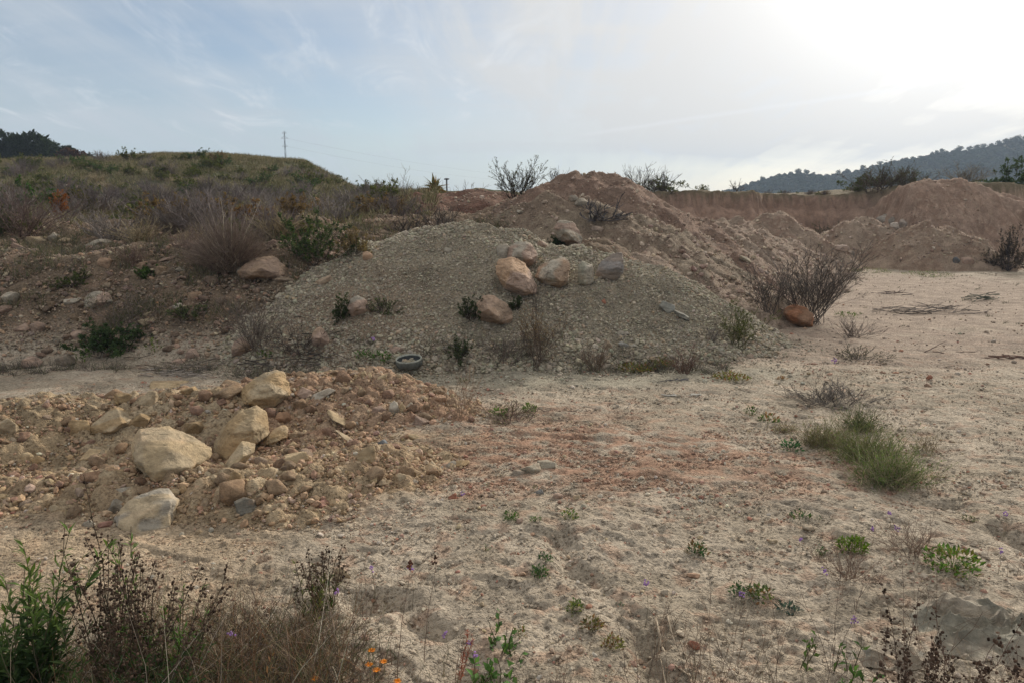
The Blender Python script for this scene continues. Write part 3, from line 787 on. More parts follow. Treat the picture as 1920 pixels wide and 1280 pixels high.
STONES = [
 # px, py, w, h, colour, tilt, label
 (430, 738, 62, 46, C(.30, .21, .13), -18, 'dark brown slab leaning against the back rim boulder from the left'),
 (150, 803, 38, 36, OCH * .9, 0, 'small round ochre boulder left of the brownish round one'),
 (178, 853, 56, 26, TAN * 1.05, 0, 'loaf shaped pale tan stone in the hollow left of the largest boulder'),
 (208, 866, 78, 26, TANG, -10, 'long flat tan stone tucked against the left side of the largest boulder'),
 (277, 750, 44, 38, TANG * .95, 0, 'grey tan block standing at the back of the hollow'),
 (231, 746, 34, 34, OCH * .8, 20, 'brown pointed flake at the back of the hollow left of the grey tan block'),
 (262, 790, 36, 40, OCH, 30, 'triangular ochre stone just above the largest boulder'),
 (318, 720, 72, 17, TAN * 1.05, 4, 'thin pale slab lying on the back rim of the hollow'),
 (15, 800, 34, 40, TANG, -30, 'grey tan stone at the left edge of the photo in the hollow'),
 (606, 737, 52, 34, GREY * 1.1, -20, 'grey slab tilted on top of the rubble heap'),
 (574, 735, 34, 32, PINKS, -15, 'pinkish slab between the rim boulder and the grey slab'),
 (650, 790, 78, 20, TAN, 33, 'long tan slab slanting down the rubble heap, upper of a pair'),
 (655, 822, 58, 17, TANG, 38, 'long tan slab slanting down the rubble heap, lower of a pair'),
 (687, 857, 36, 42, TAN, 0, 'blocky tan stone at the lower end of the two slanting slabs'),
 (718, 831, 24, 15, C(.22, .23, .235), 0, 'small blue grey stone on the right side of the rubble heap'),
 (548, 863, 64, 34, TAN * .95, 0, 'broad tan stone at the foot of the rubble heap'),
 (512, 858, 52, 12, WHT, -12, 'thin white flake beside the broad tan stone'),
 (441, 899, 26, 36, OCH, 0, 'upright ochre stone in front of the wedge shaped one'),
 (417, 905, 32, 20, TAN, 25, 'small tan chip left of the upright ochre stone'),
 (465, 949, 50, 40, C(.24, .22, .18), 0, 'dark cracked round stone at the front edge of the rubble'),
 (600, 943, 42, 18, C(.42, .235, .175), 3, 'reddish brick shaped stone at the front edge of the rubble'),
 (597, 912, 22, 15, PINKS, 0, 'small pink stone above the reddish brick shaped one'),
 (530, 970, 44, 16, C(.40, .26, .19), 0, 'low reddish stone between the dark cracked stone and the brick shaped one'),
 (232, 925, 44, 26, GREY * 1.1, 0, 'grey stone partly buried above the flat slab'),
 (216, 950, 34, 32, GREY, 0, 'dark grey block touching the left end of the flat slab'),
 (167, 982, 26, 18, GREY * 1.2, 0, 'small grey stone left of the flat slab'),
 (198, 983, 30, 12, C(.36, .20, .15), 0, 'small red flake left of the flat slab'),
 (121, 940, 22, 13, WHT, 0, 'small white stone on the front rim at the left'),
 (105, 955, 26, 22, TANG, 0, 'tan stone beside the small white one on the front rim'),
 (55, 858, 30, 22, TAN, 0, 'rough tan stone in the left part of the hollow'),
 (72, 863, 24, 20, OCH, 0, 'ochre stone against the rough tan one in the hollow'),
 (228, 828, 40, 24, TANG, -25, 'pinkish tan stone between the round boulder and the largest one'),
 (365, 805, 50, 34, OCH * .75, 0, 'brown lump half buried behind the largest boulder'),
 (356, 735, 34, 22, OCH, 0, 'ochre stone in the back bank right of the thin slab'),
 (50, 820, 30, 20, TANG, 0, 'greyish stone among crumbs at the left of the hollow'),
 (532, 785, 34, 28, C(.38, .23, .14), 0, 'reddish brown lump between the rim boulder and the ochre stone'),
 (715, 710, 20, 30, TAN * 1.08, 12, 'pale upright slab on the very top of the rubble heap'),
 (692, 706, 12, 20, TAN, 0, 'small upright stone left of the pale upright slab on the heap top'),
 (682, 702, 12, 16, TAN, 0, 'smallest upright stone on the heap top'),
 (748, 708, 15, 20, TANG, 0, 'squarish stone at the right end of the heap top'),
 (740, 766, 22, 32, WHT * .9, 0, 'pale grey upright stone on the right slope of the rubble heap'),
 (755, 765, 14, 26, TAN, 0, 'thin tan stone beside the pale grey upright one'),
 (768, 762, 16, 16, WHT * .9, 0, 'small pale stone right of the thin tan one'),
 (712, 772, 34, 22, PINKS * .9, 0, 'brownish stone halfway up the rubble heap'),
 (775, 818, 24, 22, TAN, 30, 'pale tan chip on the right flank of the rubble heap'),
 (790, 790, 34, 24, PINKS * .85, 0, 'brown lump on the right flank of the rubble heap'),
 (862, 868, 40, 24, OCH * .9, -15, 'tan stone lying just off the right foot of the rubble heap'),
 (845, 872, 26, 18, GREY, 0, 'grey brown stone touching the tan one off the heap foot'),
 (806, 872, 26, 14, TANG, 0, 'flat tan stone at the right foot of the rubble heap'),
 (750, 898, 26, 24, TANG, 0, 'pale stone in front of the rubble heap foot'),
 (778, 903, 15, 12, WHT, 0, 'small white stone in front of the rubble heap foot'),
 (848, 931, 18, 15, RED, 0, 'small brick red stone on the crusted soil'),
 (693, 928, 12, 12, PINKS, 0, 'small pink pebble left of the brick red stone'),
 (662, 942, 20, 16, PINKS, 0, 'pinkish pebble near the front right of the rubble'),
 (993, 880, 44, 24, C(.40, .345, .26), 0, 'largest of three flat pale stones bedded in the red soil'),
 (1026, 873, 42, 20, C(.38, .33, .25), 0, 'right one of three flat pale stones bedded in the red soil'),
 (972, 887, 28, 14, C(.37, .31, .24), 0, 'left one of three flat pale stones bedded in the red soil'),
 (1011, 922, 26, 20, C(.36, .34, .31), 0, 'rounded light grey stone below the three flat ones'),
 (1047, 930, 22, 14, PINKS * .9, 0, 'brownish stone right of the rounded light grey one'),
 (1080, 933, 15, 12, TANG, 0, 'small tan stone above the low green plants'),
 (1125, 930, 13, 9, WHT * .9, 0, 'small white stone right of centre on the crust'),
 (973, 978, 17, 15, PINKS * .85, 0, 'brown stone under the left low green plant'),
 (1136, 998, 19, 12, GREY, 0, 'grey stone on the pale crust below the low green plants'),
 (1120, 992, 12, 12, PINKS * .9, 0, 'small brown stone left of the grey one on the pale crust'),
 (903, 967, 18, 10, TAN, 25, 'small tan chip on the crust left of the low green plants'),
 (1100, 901, 18, 8, RED * .9, 0, 'thin red flake in the red soil'),
 (1300, 1078, 27, 11, C(.37, .23, .15), -3, 'reddish brown slab on the crust at right'),
 (1515, 989, 26, 16, C(.36, .30, .22), 8, 'squarish tan stone below the green sprigs at right'),
 (1447, 1015, 22, 10, TANG, 0, 'flat pale stone on the crust at right'),
 (1604, 957, 16, 9, WHT, 0, 'white stone at the upper right of the crust'),
 (1286, 1035, 16, 13, TANG, 0, 'tan stone against the left side of a green rosette'),
 (1301, 1208, 28, 20, RED * .9, 0, 'rusty red lump near the bottom right of centre'),
 (1785, 985, 10, 6, WHT * 1.2, 0, 'tiny white stone beside the brushwood at right'),
 (640, 1078, 36, 34, TANG, 0, 'pale stone behind the dry weeds at the bottom left'),
 (1742, 708, 12, 12, RED * .75, 0, 'small dark red stone on the track at right'),
 (1740, 722, 14, 8, C(.30, .2, .14), 0, 'flat brown stone below the dark red one on the track'),
 # gravel heap
 (944, 474, 28, 32, GREY, 0, 'small grey boulder left of the grey and orange one at the top'),
 (1016, 459, 22, 14, C(.30, .22, .17), 0, 'small brown stone behind the grey and orange boulder'),
 (690, 482, 20, 20, C(.40, .27, .18), 0, 'small orange stone high on the left side of the gravel heap'),
 (840, 471, 18, 14, GREY * 1.1, 0, 'small grey stone near the top of the gravel heap'),
 (1132, 567, 9, 13, RED * .9, 0, 'small red stone on the right face of the gravel heap'),
 (1252, 576, 34, 30, C(.30, .29, .25), 25, 'grey slab half buried in the right flank of the gravel heap, upper part'),
 (1278, 590, 38, 24, C(.31, .29, .24), 25, 'grey slab half buried in the right flank of the gravel heap, lower part'),
 (913, 613, 15, 12, GREY * 1.1, 0, 'small grey stone tucked under the brown boulder'),
 (1140, 651, 17, 26, C(.42, .32, .22), 0, 'pale orange pointed stone at the base of the gravel heap'),
 (1171, 645, 26, 14, C(.36, .34, .30), 10, 'pale grey slab at the base of the gravel heap'),
 (1166, 673, 27, 12, WHT * .85, 20, 'white slab slanting at the base of the gravel heap'),
 (1149, 683, 14, 10, TANG, 0, 'small tan stone left of the slanting white slab'),
 (1170, 625, 28, 10, GREY, 0, 'thin grey slab above the pale grey one at the heap base'),
 (745, 655, 36, 14, PINKS, 0, 'low orange brown stone at the front base of the gravel heap'),
 (1397, 486, 24, 17, C(.40, .335, .24), 25, 'pale oval boulder at the foot of the long ridge'),
 # left bank
 (458, 511, 26, 30, GREY * 1.05, -20, 'grey stone against the left side of the big brown boulder'),
 (532, 524, 44, 22, C(.33, .25, .18), 10, 'brown stone against the right side of the big brown boulder'),
 (607, 525, 36, 22, C(.37, .28, .2), -20, 'brown slab between the big brown boulder and the gravel heap'),
 (59, 680, 40, 26, PINKS, 0, 'orange tan stone at the left end of the bank foot'),
 (124, 676, 34, 28, C(.31, .25, .19), 0, 'brown stone at the bank foot right of the orange tan one'),
 (21, 563, 32, 30, WHT * .8, 0, 'pale pointed stone near the left edge of the bank'),
 (137, 565, 34, 20, GREY * 1.05, -10, 'grey stone left of the grey and orange boulder'),
 (184, 455, 48, 22, WHT * .75, -10, 'pale slab on the brow of the left bank'),
 (104, 444, 26, 16, WHT * .75, 0, 'pale stone on the brow of the left bank under the bare bush'),
 (70, 452, 40, 16, TANG * .9, 0, 'tan slab on the brow of the left bank under the bare bush'),
 (125, 452, 30, 12, TANG * .9, 0, 'thin tan slab on the brow of the left bank'),
 (43, 616, 32, 20, PINKS * .85, 0, 'pinkish stone low on the left bank, left of a pair'),
 (73, 614, 28, 22, PINKS * .8, 0, 'pinkish stone low on the left bank, right of a pair'),
 (148, 629, 28, 20, PINKS * .8, 0, 'brown stone low on the left bank'),
 (278, 604, 40, 18, TANG * .85, 0, 'flat brown stone low on the left bank among weeds'),
 (361, 664, 28, 22, PINKS, 0, 'pink block at the bank foot'),
 (335, 676, 30, 14, PINKS, -10, 'pink slab left of the pink block at the bank foot'),
 (365, 554, 28, 16, C(.40, .27, .18), 0, 'orange brown stone in the middle of the left bank'),
 (299, 569, 13, 9, ORG, 0, 'small orange stone in the middle of the left bank'),
 (333, 576, 22, 16, WHT * .75, 0, 'pale stone in the middle of the left bank'),
 (282, 590, 24, 12, TANG, 0, 'flat tan stone right of the weeds on the bank'),
 (270, 498, 18, 24, C(.42, .29, .20), 25, 'upright orange flake high on the left bank'),
 (309, 486, 46, 18, PINKS * .85, -15, 'long pinkish slab high on the left bank'),
 (338, 506, 18, 11, WHT * .8, 0, 'small white stone high on the left bank'),
 (197, 493, 26, 20, C(.40, .27, .18), 0, 'small orange brown boulder high on the left bank'),
 (313, 494, 16, 12, WHT * .7, -35, 'pale flake below the long pinkish slab'),
 (597, 378, 18, 16, C(.44, .24, .14), 0, 'orange stone on the terrace among far bushes'),
 (144, 355, 22, 12, PINKS, 0, 'pinkish stone on the terrace beyond the bare bush'),
 (178, 360, 24, 10, WHT * .7, 0, 'pale stone on the terrace beyond the bare bush'),
 (120, 353, 34, 14, GREY, 0, 'grey slab on the terrace beyond the bare bush'),
 # far
 (1656, 411, 26, 18, C(.42, .37, .31), 0, 'pale boulder behind the pointed spoil heap, highest of four'),
 (1674, 414, 16, 14, C(.34, .30, .25), 0, 'grey boulder behind the pointed spoil heap, second of four'),
 (1677, 424, 18, 14, C(.40, .34, .28), 0, 'low pale boulder behind the pointed spoil heap, under the grey one'),
 (1695, 420, 22, 18, C(.40, .33, .27), 0, 'rightmost boulder of four behind the pointed spoil heap'),
 (1578, 466, 28, 14, C(.36, .27, .21), 0, 'brown boulder at the base of the far spoil heaps'),
 (1596, 474, 14, 10, C(.38, .31, .25), 0, 'small boulder beside the brown one at the base of the far spoil heaps'),
 (1813, 491, 24, 16, C(.36, .25, .19), 0, 'brown boulder at the foot of the right spoil heap'),
 (1793, 489, 14, 14, C(.12, .12, .12), 0, 'dark lump at the foot of the right spoil heap'),
 (975, 397, 14, 10, WHT * .75, 20, 'small pale stone on the pale brown mound'),
 (1092, 380, 30, 16, C(.38, .33, .26), 0, 'pale slab beside the dead branches on the mound'),
 (1112, 410, 16, 22, C(.36, .31, .24), -20, 'pale upright stone below the dead branches on the mound'),
 (1075, 373, 22, 14, C(.34, .29, .23), 0, 'small pale stone left of the dead branches on the mound'),
 (1120, 431, 24, 14, C(.36, .28, .22), 0, 'brown stone right of the large pale boulder at the crest'),
]
for i, (px, py, w, h, c1, tilt, lab) in enumerate(STONES):
    far = py < 500 and px > 1500
    place_stone(px, py, w, h, c1, lab, 300 + i, tilt=tilt, name='stone', cat='stone', planes=9 if i % 3 else 7,
                level=4 if w > 30 else 3, depth=.8 if w > 14 else 1)
#@@STUFF

# ------------------------------------------------------------------ loose stones, crumbs, gravel
def protos(k, lvl, seed, planes=9, rough=.05):
    out = []
    for i in range(k):
        r = np.random.RandomState(seed + i)
        N, D = planes_random(r, planes)
        V, Fc = stone_shape(N, D, lvl, soft=60, rough=rough, seed=seed + i)
        lo, hi = V.min(0), V.max(0)
        V = (V - (lo + hi) / 2) / (hi - lo)
        out.append(V * np.array([1, r.uniform(.65, 1), r.uniform(.45, .8)]))
    return np.array(out), Fc

def rand_rot(rng, n, tilt=.5):
    a = rng.uniform(0, 2 * np.pi, n); b = rng.uniform(-tilt, tilt, n); c = rng.uniform(-tilt, tilt, n)
    ca, sa, cb, sb, cc, sc_ = np.cos(a), np.sin(a), np.cos(b), np.sin(b), np.cos(c), np.sin(c)
    o = np.zeros(n); l = np.ones(n)
    Rz = np.array([[ca, -sa, o], [sa, ca, o], [o, o, l]]).transpose(2, 0, 1)
    Rx = np.array([[l, o, o], [o, cb, -sb], [o, sb, cb]]).transpose(2, 0, 1)
    Ry = np.array([[cc, o, sc_], [o, l, o], [-sc_, o, cc]]).transpose(2, 0, 1)
    return Rz @ Rx @ Ry

def stuff_stones(name, label, pos, size, cols, lvl, seed, cat='gravel', sink=.25, tilt=.5):
    rng = np.random.RandomState(seed); n = len(pos)
    PV, Fc = protos(10, lvl, seed)
    ch = rng.randint(0, len(PV), n)
    R = rand_rot(rng, n, tilt)
    V = np.einsum('nij,nkj->nki', R, PV[ch]) * size[:, None, None]
    V += pos[:, None, :] + np.array([0, 0, 1]) * (size * (.30 - sink))[:, None, None]
    nv = PV.shape[1]
    Fa = (Fc[None] + (np.arange(n) * nv)[:, None, None]).reshape(-1, 3)
    Cc = np.repeat(cols, nv, axis=0)
    me = mesh_from(name, V.reshape(-1, 3), Fa, M_PEB, Cc, smooth=False)
    link(name, me, label=label, cat=cat, kind='stuff')

def sample(rng, n, box, mask):
    x = rng.uniform(box[0], box[1], n); y = rng.uniform(box[2], box[3], n)
    m = rng.rand(n) < mask(x, y)
    return x[m], y[m]
def powsize(rng, n, lo, hi, k=2.2):
    u = rng.rand(n)
    return (lo ** -k + u * (hi ** -k - lo ** -k)) ** (-1 / k)
def pick(rng, n, pal, w=None, jit=.12):
    pal = np.array(pal); w = None if w is None else np.array(w) / np.sum(w)
    c = pal[rng.choice(len(pal), n, p=w)]
    return c * (1 + jit * rng.randn(n, 1)) * (1 + .03 * rng.randn(n, 3))

RUB = ('rubble', 'rubble_back', 'rubble_front')
HX, HY, _ = flat(215, 850)
def rubble_mask(x, y):
    g = ground_mid(x, y); m = 0
    for k in RUB: m = np.maximum(m, sst(-.06, .03, heap_z(HEAPS[k], x, y, False) - g))
    q = ((x - HX) / 1.75) ** 2 + ((y - HY) / .85) ** 2
    return np.maximum(m, sst(1.5, .7, q))

rng = np.random.RandomState(5)
RUBPAL = [C(.40, .29, .185), C(.38, .285, .195), C(.36, .25, .15), C(.36, .24, .15), C(.40, .25, .17), PINKS * .9, GREY, WHT * .85]
RUBW = [4, 4, 4, 5, 2.4, .8, .35, .4]
x, y = sample(rng, 60000, (-4.6, .3, 3.1, 7.0), rubble_mask)
s = powsize(rng, len(x), .010, .065, 2.1); n = len(x)
stuff_stones('rubble_crumb', 'countless earth crumbs and stone chips covering the foreground rubble', np.stack([x, y, H(x, y) + .008], 1), s, pick(rng, n, RUBPAL, RUBW), 1, 900, 'rubble', .12, 1.2)
# single stones of the rubble, each its own thing
def single_stones(name, label, group, x, y, size, pal, w, seed, lift=.0, nmesh=9, lvl=3):
    r = np.random.RandomState(seed)
    PV, Fc = protos(nmesh, lvl, seed + 50, 10, .06)
    mes = []
    for V in PV:
        c = pick(r, 1, pal, w, .05)[0]
        mes.append(mesh_from(name, V, Fc, M_STONE, stone_col(V, c, r)))
    z = H(x, y)
    first = {}
    for i in range(len(x)):
        k = r.randint(nmesh); sc_ = float(size[i])
        loc = (x[i], y[i], z[i] + sc_ * .10 + lift)
        rot = (r.uniform(-.6, .6), r.uniform(-.6, .6), r.uniform(0, 6.28))
        if k not in first:
            o = link(name, mes[k], loc=loc, rot=rot, label=label, cat='stone', group=group); first[k] = o
            o.scale = (sc_,) * 3
        else:
            copy_thing(first[k], loc, rot[2], sc_, tilt=rot[:2])
x, y = sample(rng, 900, (-4.4, .2, 3.2, 6.9), rubble_mask)
x, y = x[:230], y[:230]
single_stones('rubble_stone', 'fist sized stone strewn among the foreground rubble', 'loose stones strewn over the foreground rubble', x, y, powsize(rng, len(x), .065, .19, 2.4), RUBPAL, RUBW, 910, .012)
# gravel heap skin
hg = HEAPS['gravel']
def gravel_mask(x, y):
    z = heap_z(hg, x, y, False)
    return (z > H(x, y) - .001) * sst(-.08, .05, z - ground_mid(x, y))
x, y = sample(rng, 125000, (-4.6, 3.4, 6.9, 10.6), gravel_mask)
n = len(x); up_ = heap_z(hg, x, y, False) - ground_mid(x, y)
s = powsize(rng, n, .011, .055, 2.5) * (.85 + .75 * sst(.45, .0, up_) + .35 * sst(.1, .4, fbm(x / .5, y / .8, 65, 3)))
GP = [C(.31, .27, .20), C(.36, .315, .235), C(.40, .35, .265), C(.28, .24, .18), C(.37, .28, .195)]
stuff_stones('heap_gravel', 'countless grey and tan gravel pieces on the big heap', np.stack([x, y, heap_z(hg, x, y, True)], 1), s, pick(rng, n, GP, [4, 4, 2, 3, 1]), 1, 920, 'gravel', .18, .9)
def spill_mask(x, y):
    d = heap_z(hg, x, y, False) - ground_mid(x, y)
    return sst(-.42, -.02, d) ** 2 * (d < .02) * .8
x, y = sample(rng, 22000, (-5, 4.5, 6.3, 10.6), spill_mask)
s = powsize(rng, len(x), .012, .055, 2.2); n = len(x)
stuff_stones('spilled_gravel', 'scattered gravel that rolled off the foot of the big heap', np.stack([x, y, H(x, y) + .004], 1), s, pick(rng, n, GP, [4, 4, 2, 3, 1]), 1, 925, 'gravel', .2, .7)
# bank and terrace stones
def bank_mask(x, y):
    z = H(x, y)
    return sst(.02, .25, z) * sst(7.3, 8, y) * sst(1, 0, x) * (1 - gravel_mask(x, y)) * (.35 + .65 * sst(11.5, 9.8, y))
x, y = sample(rng, 75000, (-8.5, 0, 7.2, 14), bank_mask)
n = len(x); s = powsize(rng, n, .014, .085, 2.1)
BP = [C(.28, .21, .15), C(.22, .165, .12), C(.35, .28, .20), C(.32, .215, .145), C(.19, .15, .115)]
stuff_stones('bank_gravel', 'small broken stones covering the brown left bank', np.stack([x, y, H(x, y) + .01], 1), s, pick(rng, n, BP), 1, 930, 'gravel', .2, .9)
x, y = sample(rng, 1500, (-7.5, -1.0, 7.5, 10.6), bank_mask)
x, y = x[:230], y[:230]
single_stones('bank_stone', 'brownish stone scattered on the left bank', 'loose stones scattered on the left bank', x, y, powsize(rng, len(x), .07, .20, 2.6), BP + [PINKS * .9, GREY], None, 940)
# brown mounds and spoil heaps
def mounds_mask(x, y):
    return sst(.10, .35, H(x, y)) * (1 - gravel_mask(x, y)) * (.35 + .65 * sst(1.8, .4, H(x, y)))
x, y = sample(rng, 26000, (-2, 16, 10.5, 27), mounds_mask)
n = len(x); s = powsize(rng, n, .025, .13, 2.2)
stuff_stones('mound_stone', 'stones and clods scattered over the brown mounds and spoil heaps', np.stack([x, y, H(x, y) + .01], 1), s, pick(rng, n, [C(.36, .27, .205), C(.41, .32, .245), C(.46, .36, .27), C(.29, .21, .16)]), 1, 950, 'stones', .2, .9)
# pebbles bedded in the crust
def crust_mask(x, y):
    z = ground_base(x, y)
    d = .35 + .9 * sst(-.25, .35, fbm(x / .7, y / .5, 81, 3))
    red = np.maximum(blob(x, y, flat(1130, 850), 1.5, 1.0), blob(x, y, flat(800, 900), 1.1, .8))
    return np.clip(d * .5 + red * .7, 0, 1) * sst(.2, .05, z) * np.clip(4.5 / y, .1, 1) ** 1.3
def crust_pebbles(name, label, n0, box, lo, hi, k, lvl, seed):
    x, y = sample(rng, n0, box, crust_mask)
    m = np.abs(x) < .85 * y + .4; x, y = x[m], y[m]
    n = len(x); s = powsize(rng, n, lo, hi, k)
    base = ground_colour(x, y, ground_base(x, y))
    c = base * .92 * (1 + .14 * rng.randn(n, 1))
    r = rng.rand(n)
    c[r < .16] = pick(rng, int((r < .16).sum()), [C(.34, .18, .125), C(.36, .23, .16), C(.30, .18, .13)])
    q = (r > .90); c[q] = pick(rng, int(q.sum()), [WHT * .9, GREY, TANG])
    stuff_stones(name, label, np.stack([x, y, ground_mid(x, y) + .004], 1), s, c, lvl, seed, 'pebbles', .22, .5)
crust_pebbles('pebbles', 'small pebbles and soil scabs bedded in the pale crust', 150000, (-4, 5, 1.6, 8), .007, .040, 2.1, 1, 960)
crust_pebbles('track_pebbles', 'scattered pebbles on the pale ground at the back right', 22000, (-1, 17, 6.5, 22), .02, .07, 2.4, 1, 970)

# ------------------------------------------------------------------ plants
def unit(v): return v / (np.linalg.norm(v, axis=-1, keepdims=True) + 1e-9)
class Geo:
    def __init__(self): self.V = []; self.F3 = []; self.F4 = []; self.C = []; self.n = 0
    def add(self, V, C_, F3=None, F4=None):
        if F3 is not None: self.F3.append(F3 + self.n)
        if F4 is not None: self.F4.append(F4 + self.n)
        self.V.append(V); self.C.append(C_); self.n += len(V)
    def tubes(self, Pn, R, col, sides=3):
        n, k, _ = Pn.shape
        T = np.gradient(Pn, axis=1); T = unit(T)
        ref = np.where(np.abs(T[:, :1, 2:3]) > .8, np.array([1., 0, 0]), np.array([0, 0, 1.]))
        A = unit(np.cross(T, ref)); B = np.cross(T, A)
        a = np.arange(sides) * 2 * np.pi / sides
        ring = A[:, :, None] * np.cos(a)[None, None, :, None] + B[:, :, None] * np.sin(a)[None, None, :, None]
        V = Pn[:, :, None] + ring * R[:, :, None, None]
        base = np.arange(n)[:, None, None] * k * sides + np.arange(k - 1)[None, :, None] * sides
        j = np.arange(sides)[None, None]; j2 = (j + 1) % sides
        F4 = np.stack([base + j, base + j2, base + sides + j2, base + sides + j], -1).reshape(-1, 4)
        self.add(V.reshape(-1, 3), np.repeat(col, k * sides, axis=0), F4=F4)
    def leaves(self, B, D, L, W, col, rng, fold=.25):
        n = len(B); D = unit(D)
        up = unit(rng.randn(n, 3) * .5 + np.array([0, 0, 1.]))
        S = unit(np.cross(D, up)); N = np.cross(S, D)
        L = L[:, None]; W = W[:, None]
        tip = B + D * L - N * L * .18
        mid = B + D * L * .5 + N * W * fold * .0
        a = mid + S * W * .5 + N * W * fold; b = mid - S * W * .5 + N * W * fold
        V = np.stack([B, a, mid, b, tip], 1).reshape(-1, 3)
        o = (np.arange(n) * 5)[:, None]
        F3 = np.concatenate([o + [[0, 1, 2]], o + [[0, 2, 3]], o + [[1, 4, 2]], o + [[2, 4, 3]]])
        self.add(V, np.repeat(col, 5, axis=0), F3=F3)
    def blobs(self, Pn, S, col, lvl=1):
        V0, F0 = ico(lvl); n = len(Pn)
        S = np.asarray(S); S = S[:, None] if S.ndim == 1 else S
        V = Pn[:, None] + V0[None] * S[:, None]
        F3 = (F0[None] + (np.arange(n) * len(V0))[:, None, None]).reshape(-1, 3)
        self.add(V.reshape(-1, 3), np.repeat(col, len(V0), axis=0), F3=F3)
    def mesh(self, name, mat, smooth=False):
        F = []
        if self.F3: F.append(np.concatenate(self.F3))
        if self.F4: F.append(np.concatenate(self.F4))
        return mesh_from(name, np.concatenate(self.V), F, mat, np.clip(np.concatenate(self.C), .004, 1), smooth)

def grow(rng, B, D, L, k=5, bend=.2, wob=.06, grav=0.0):
    n = len(B); t = np.linspace(0, 1, k)[None, :, None]
    D = unit(D); side = unit(rng.randn(n, 3)) * bend
    Pn = B[:, None] + (D[:, None] * t + side[:, None] * t ** 2 * .5 + np.array([0, 0, -1.]) * grav * t ** 2) * L[:, None, None]
    w = np.cumsum(rng.randn(n, k, 3) * wob, axis=1); w -= w[:, :1]
    return Pn + w * L[:, None, None] * .35
def fan(rng, n, spread, power=.6, flat_=1.0):
    a = rng.uniform(0, 2 * np.pi, n); t = spread * rng.rand(n) ** power
    return np.stack([np.sin(t) * np.cos(a), np.sin(t) * np.sin(a) * flat_, np.cos(t)], 1)
def onstem(rng, Pn, m, lo=.2, hi=.95):
    n, k, _ = Pn.shape
    i = np.repeat(np.arange(n), m); t = rng.uniform(lo, hi, n * m) * (k - 1)
    a = np.minimum(t.astype(int), k - 2); f = (t - a)[:, None]
    p = Pn[i, a] * (1 - f) + Pn[i, a + 1] * f
    d = unit(Pn[i, a + 1] - Pn[i, a])
    return p, d, t / (k - 1)
def tint(rng, n, c, jit=.15): return c * (1 + jit * rng.randn(n, 1))
def taper(R, k, end=.35): return R[:, None] * np.linspace(1, end, k)[None]

def twiggy(g, rng, h, w, n, col, r0=.004, m=(7, 4), spread=None, bend=.25, tips=0.0, colt=None):
    """branching bare shrub; returns its outer twigs"""
    spread = spread or math.atan2(w / 2, h * .75)
    D = fan(rng, n, spread)
    B = np.stack([rng.randn(n) * w * .05, rng.randn(n) * w * .05, np.full(n, -.02)], 1)
    L = h * rng.uniform(.65, 1.08, n)
    P0 = grow(rng, B, D, L, 6, bend, .10)
    g.tubes(P0, taper(np.full(n, r0), 6), tint(rng, n, col))
    out = P0; lv = L
    for q, mm in enumerate(m):
        p, d, t = onstem(rng, out, mm, .22)
        nn = len(p); dd = unit(d + unit(rng.randn(nn, 3)) * .62 + np.array([0, 0, .22]))
        l = np.repeat(lv, mm) * (.50 - .12 * q) * (1.1 - .7 * t) * rng.uniform(.6, 1.1, nn)
        out = grow(rng, p, dd, l, 4, bend, .12); lv = l
        g.tubes(out, taper(np.full(nn, r0 * (.55 if q == 0 else .36)), 4), tint(rng, nn, col if colt is None or q == 0 else colt))
    return out

def leaf_on(g, rng, Pn, m, L, W, col, lo=.2, ang=.9, jit=.2, hi=1.0):
    p, d, t = onstem(rng, Pn, m, lo, hi)
    n = len(p); dd = d + unit(rng.randn(n, 3)) * ang
    g.leaves(p, dd, L * rng.uniform(.6, 1.2, n), W * rng.uniform(.7, 1.2, n), tint(rng, n, col, jit), rng)

def plant(name, cat, label, parts, loc, group=None, rz=0.0):
    """parts: dict part name -> (Geo, material)"""
    e = link(name, None, loc=loc, rot=(0, 0, rz), label=label, cat=cat, group=group)
    for k, (g, mt) in parts.items():
        k = k.split('.')[0]
        if g.n: link(k, g.mesh(k, mt), parent=e)
    return e

GREEN = C(.085, .15, .035); DGREEN = C(.055, .085, .038); OLIVE = C(.10, .115, .04); SAGE = C(.13, .15, .10)
STRAW = C(.40, .31, .18); DRY = C(.27, .19, .12); TWG = C(.16, .125, .105); TWD = C(.085, .068, .058); TWP = C(.15, .13, .112); RUST = C(.30, .12, .04)
PURP = C(.42, .26, .58)

def at(px, py, Y=None):
    if Y is not None:
        p = P(px, py, Y); p[2] = min(p[2], float(H(p[:1], p[1:2])[0]) + .02) if Y < 40 else p[2]
        return p
    b = hit(px, py)
    return b if b is not None else flat(px, py)
def near_at(px, Y):
    k = Y * CP + CAMZ * SP
    x = (px - 960) / F * k
    return np.array([x, Y, float(H(np.array([x]), np.array([Y]))[0])])
def m_of(px, b): return px * b[1] / F

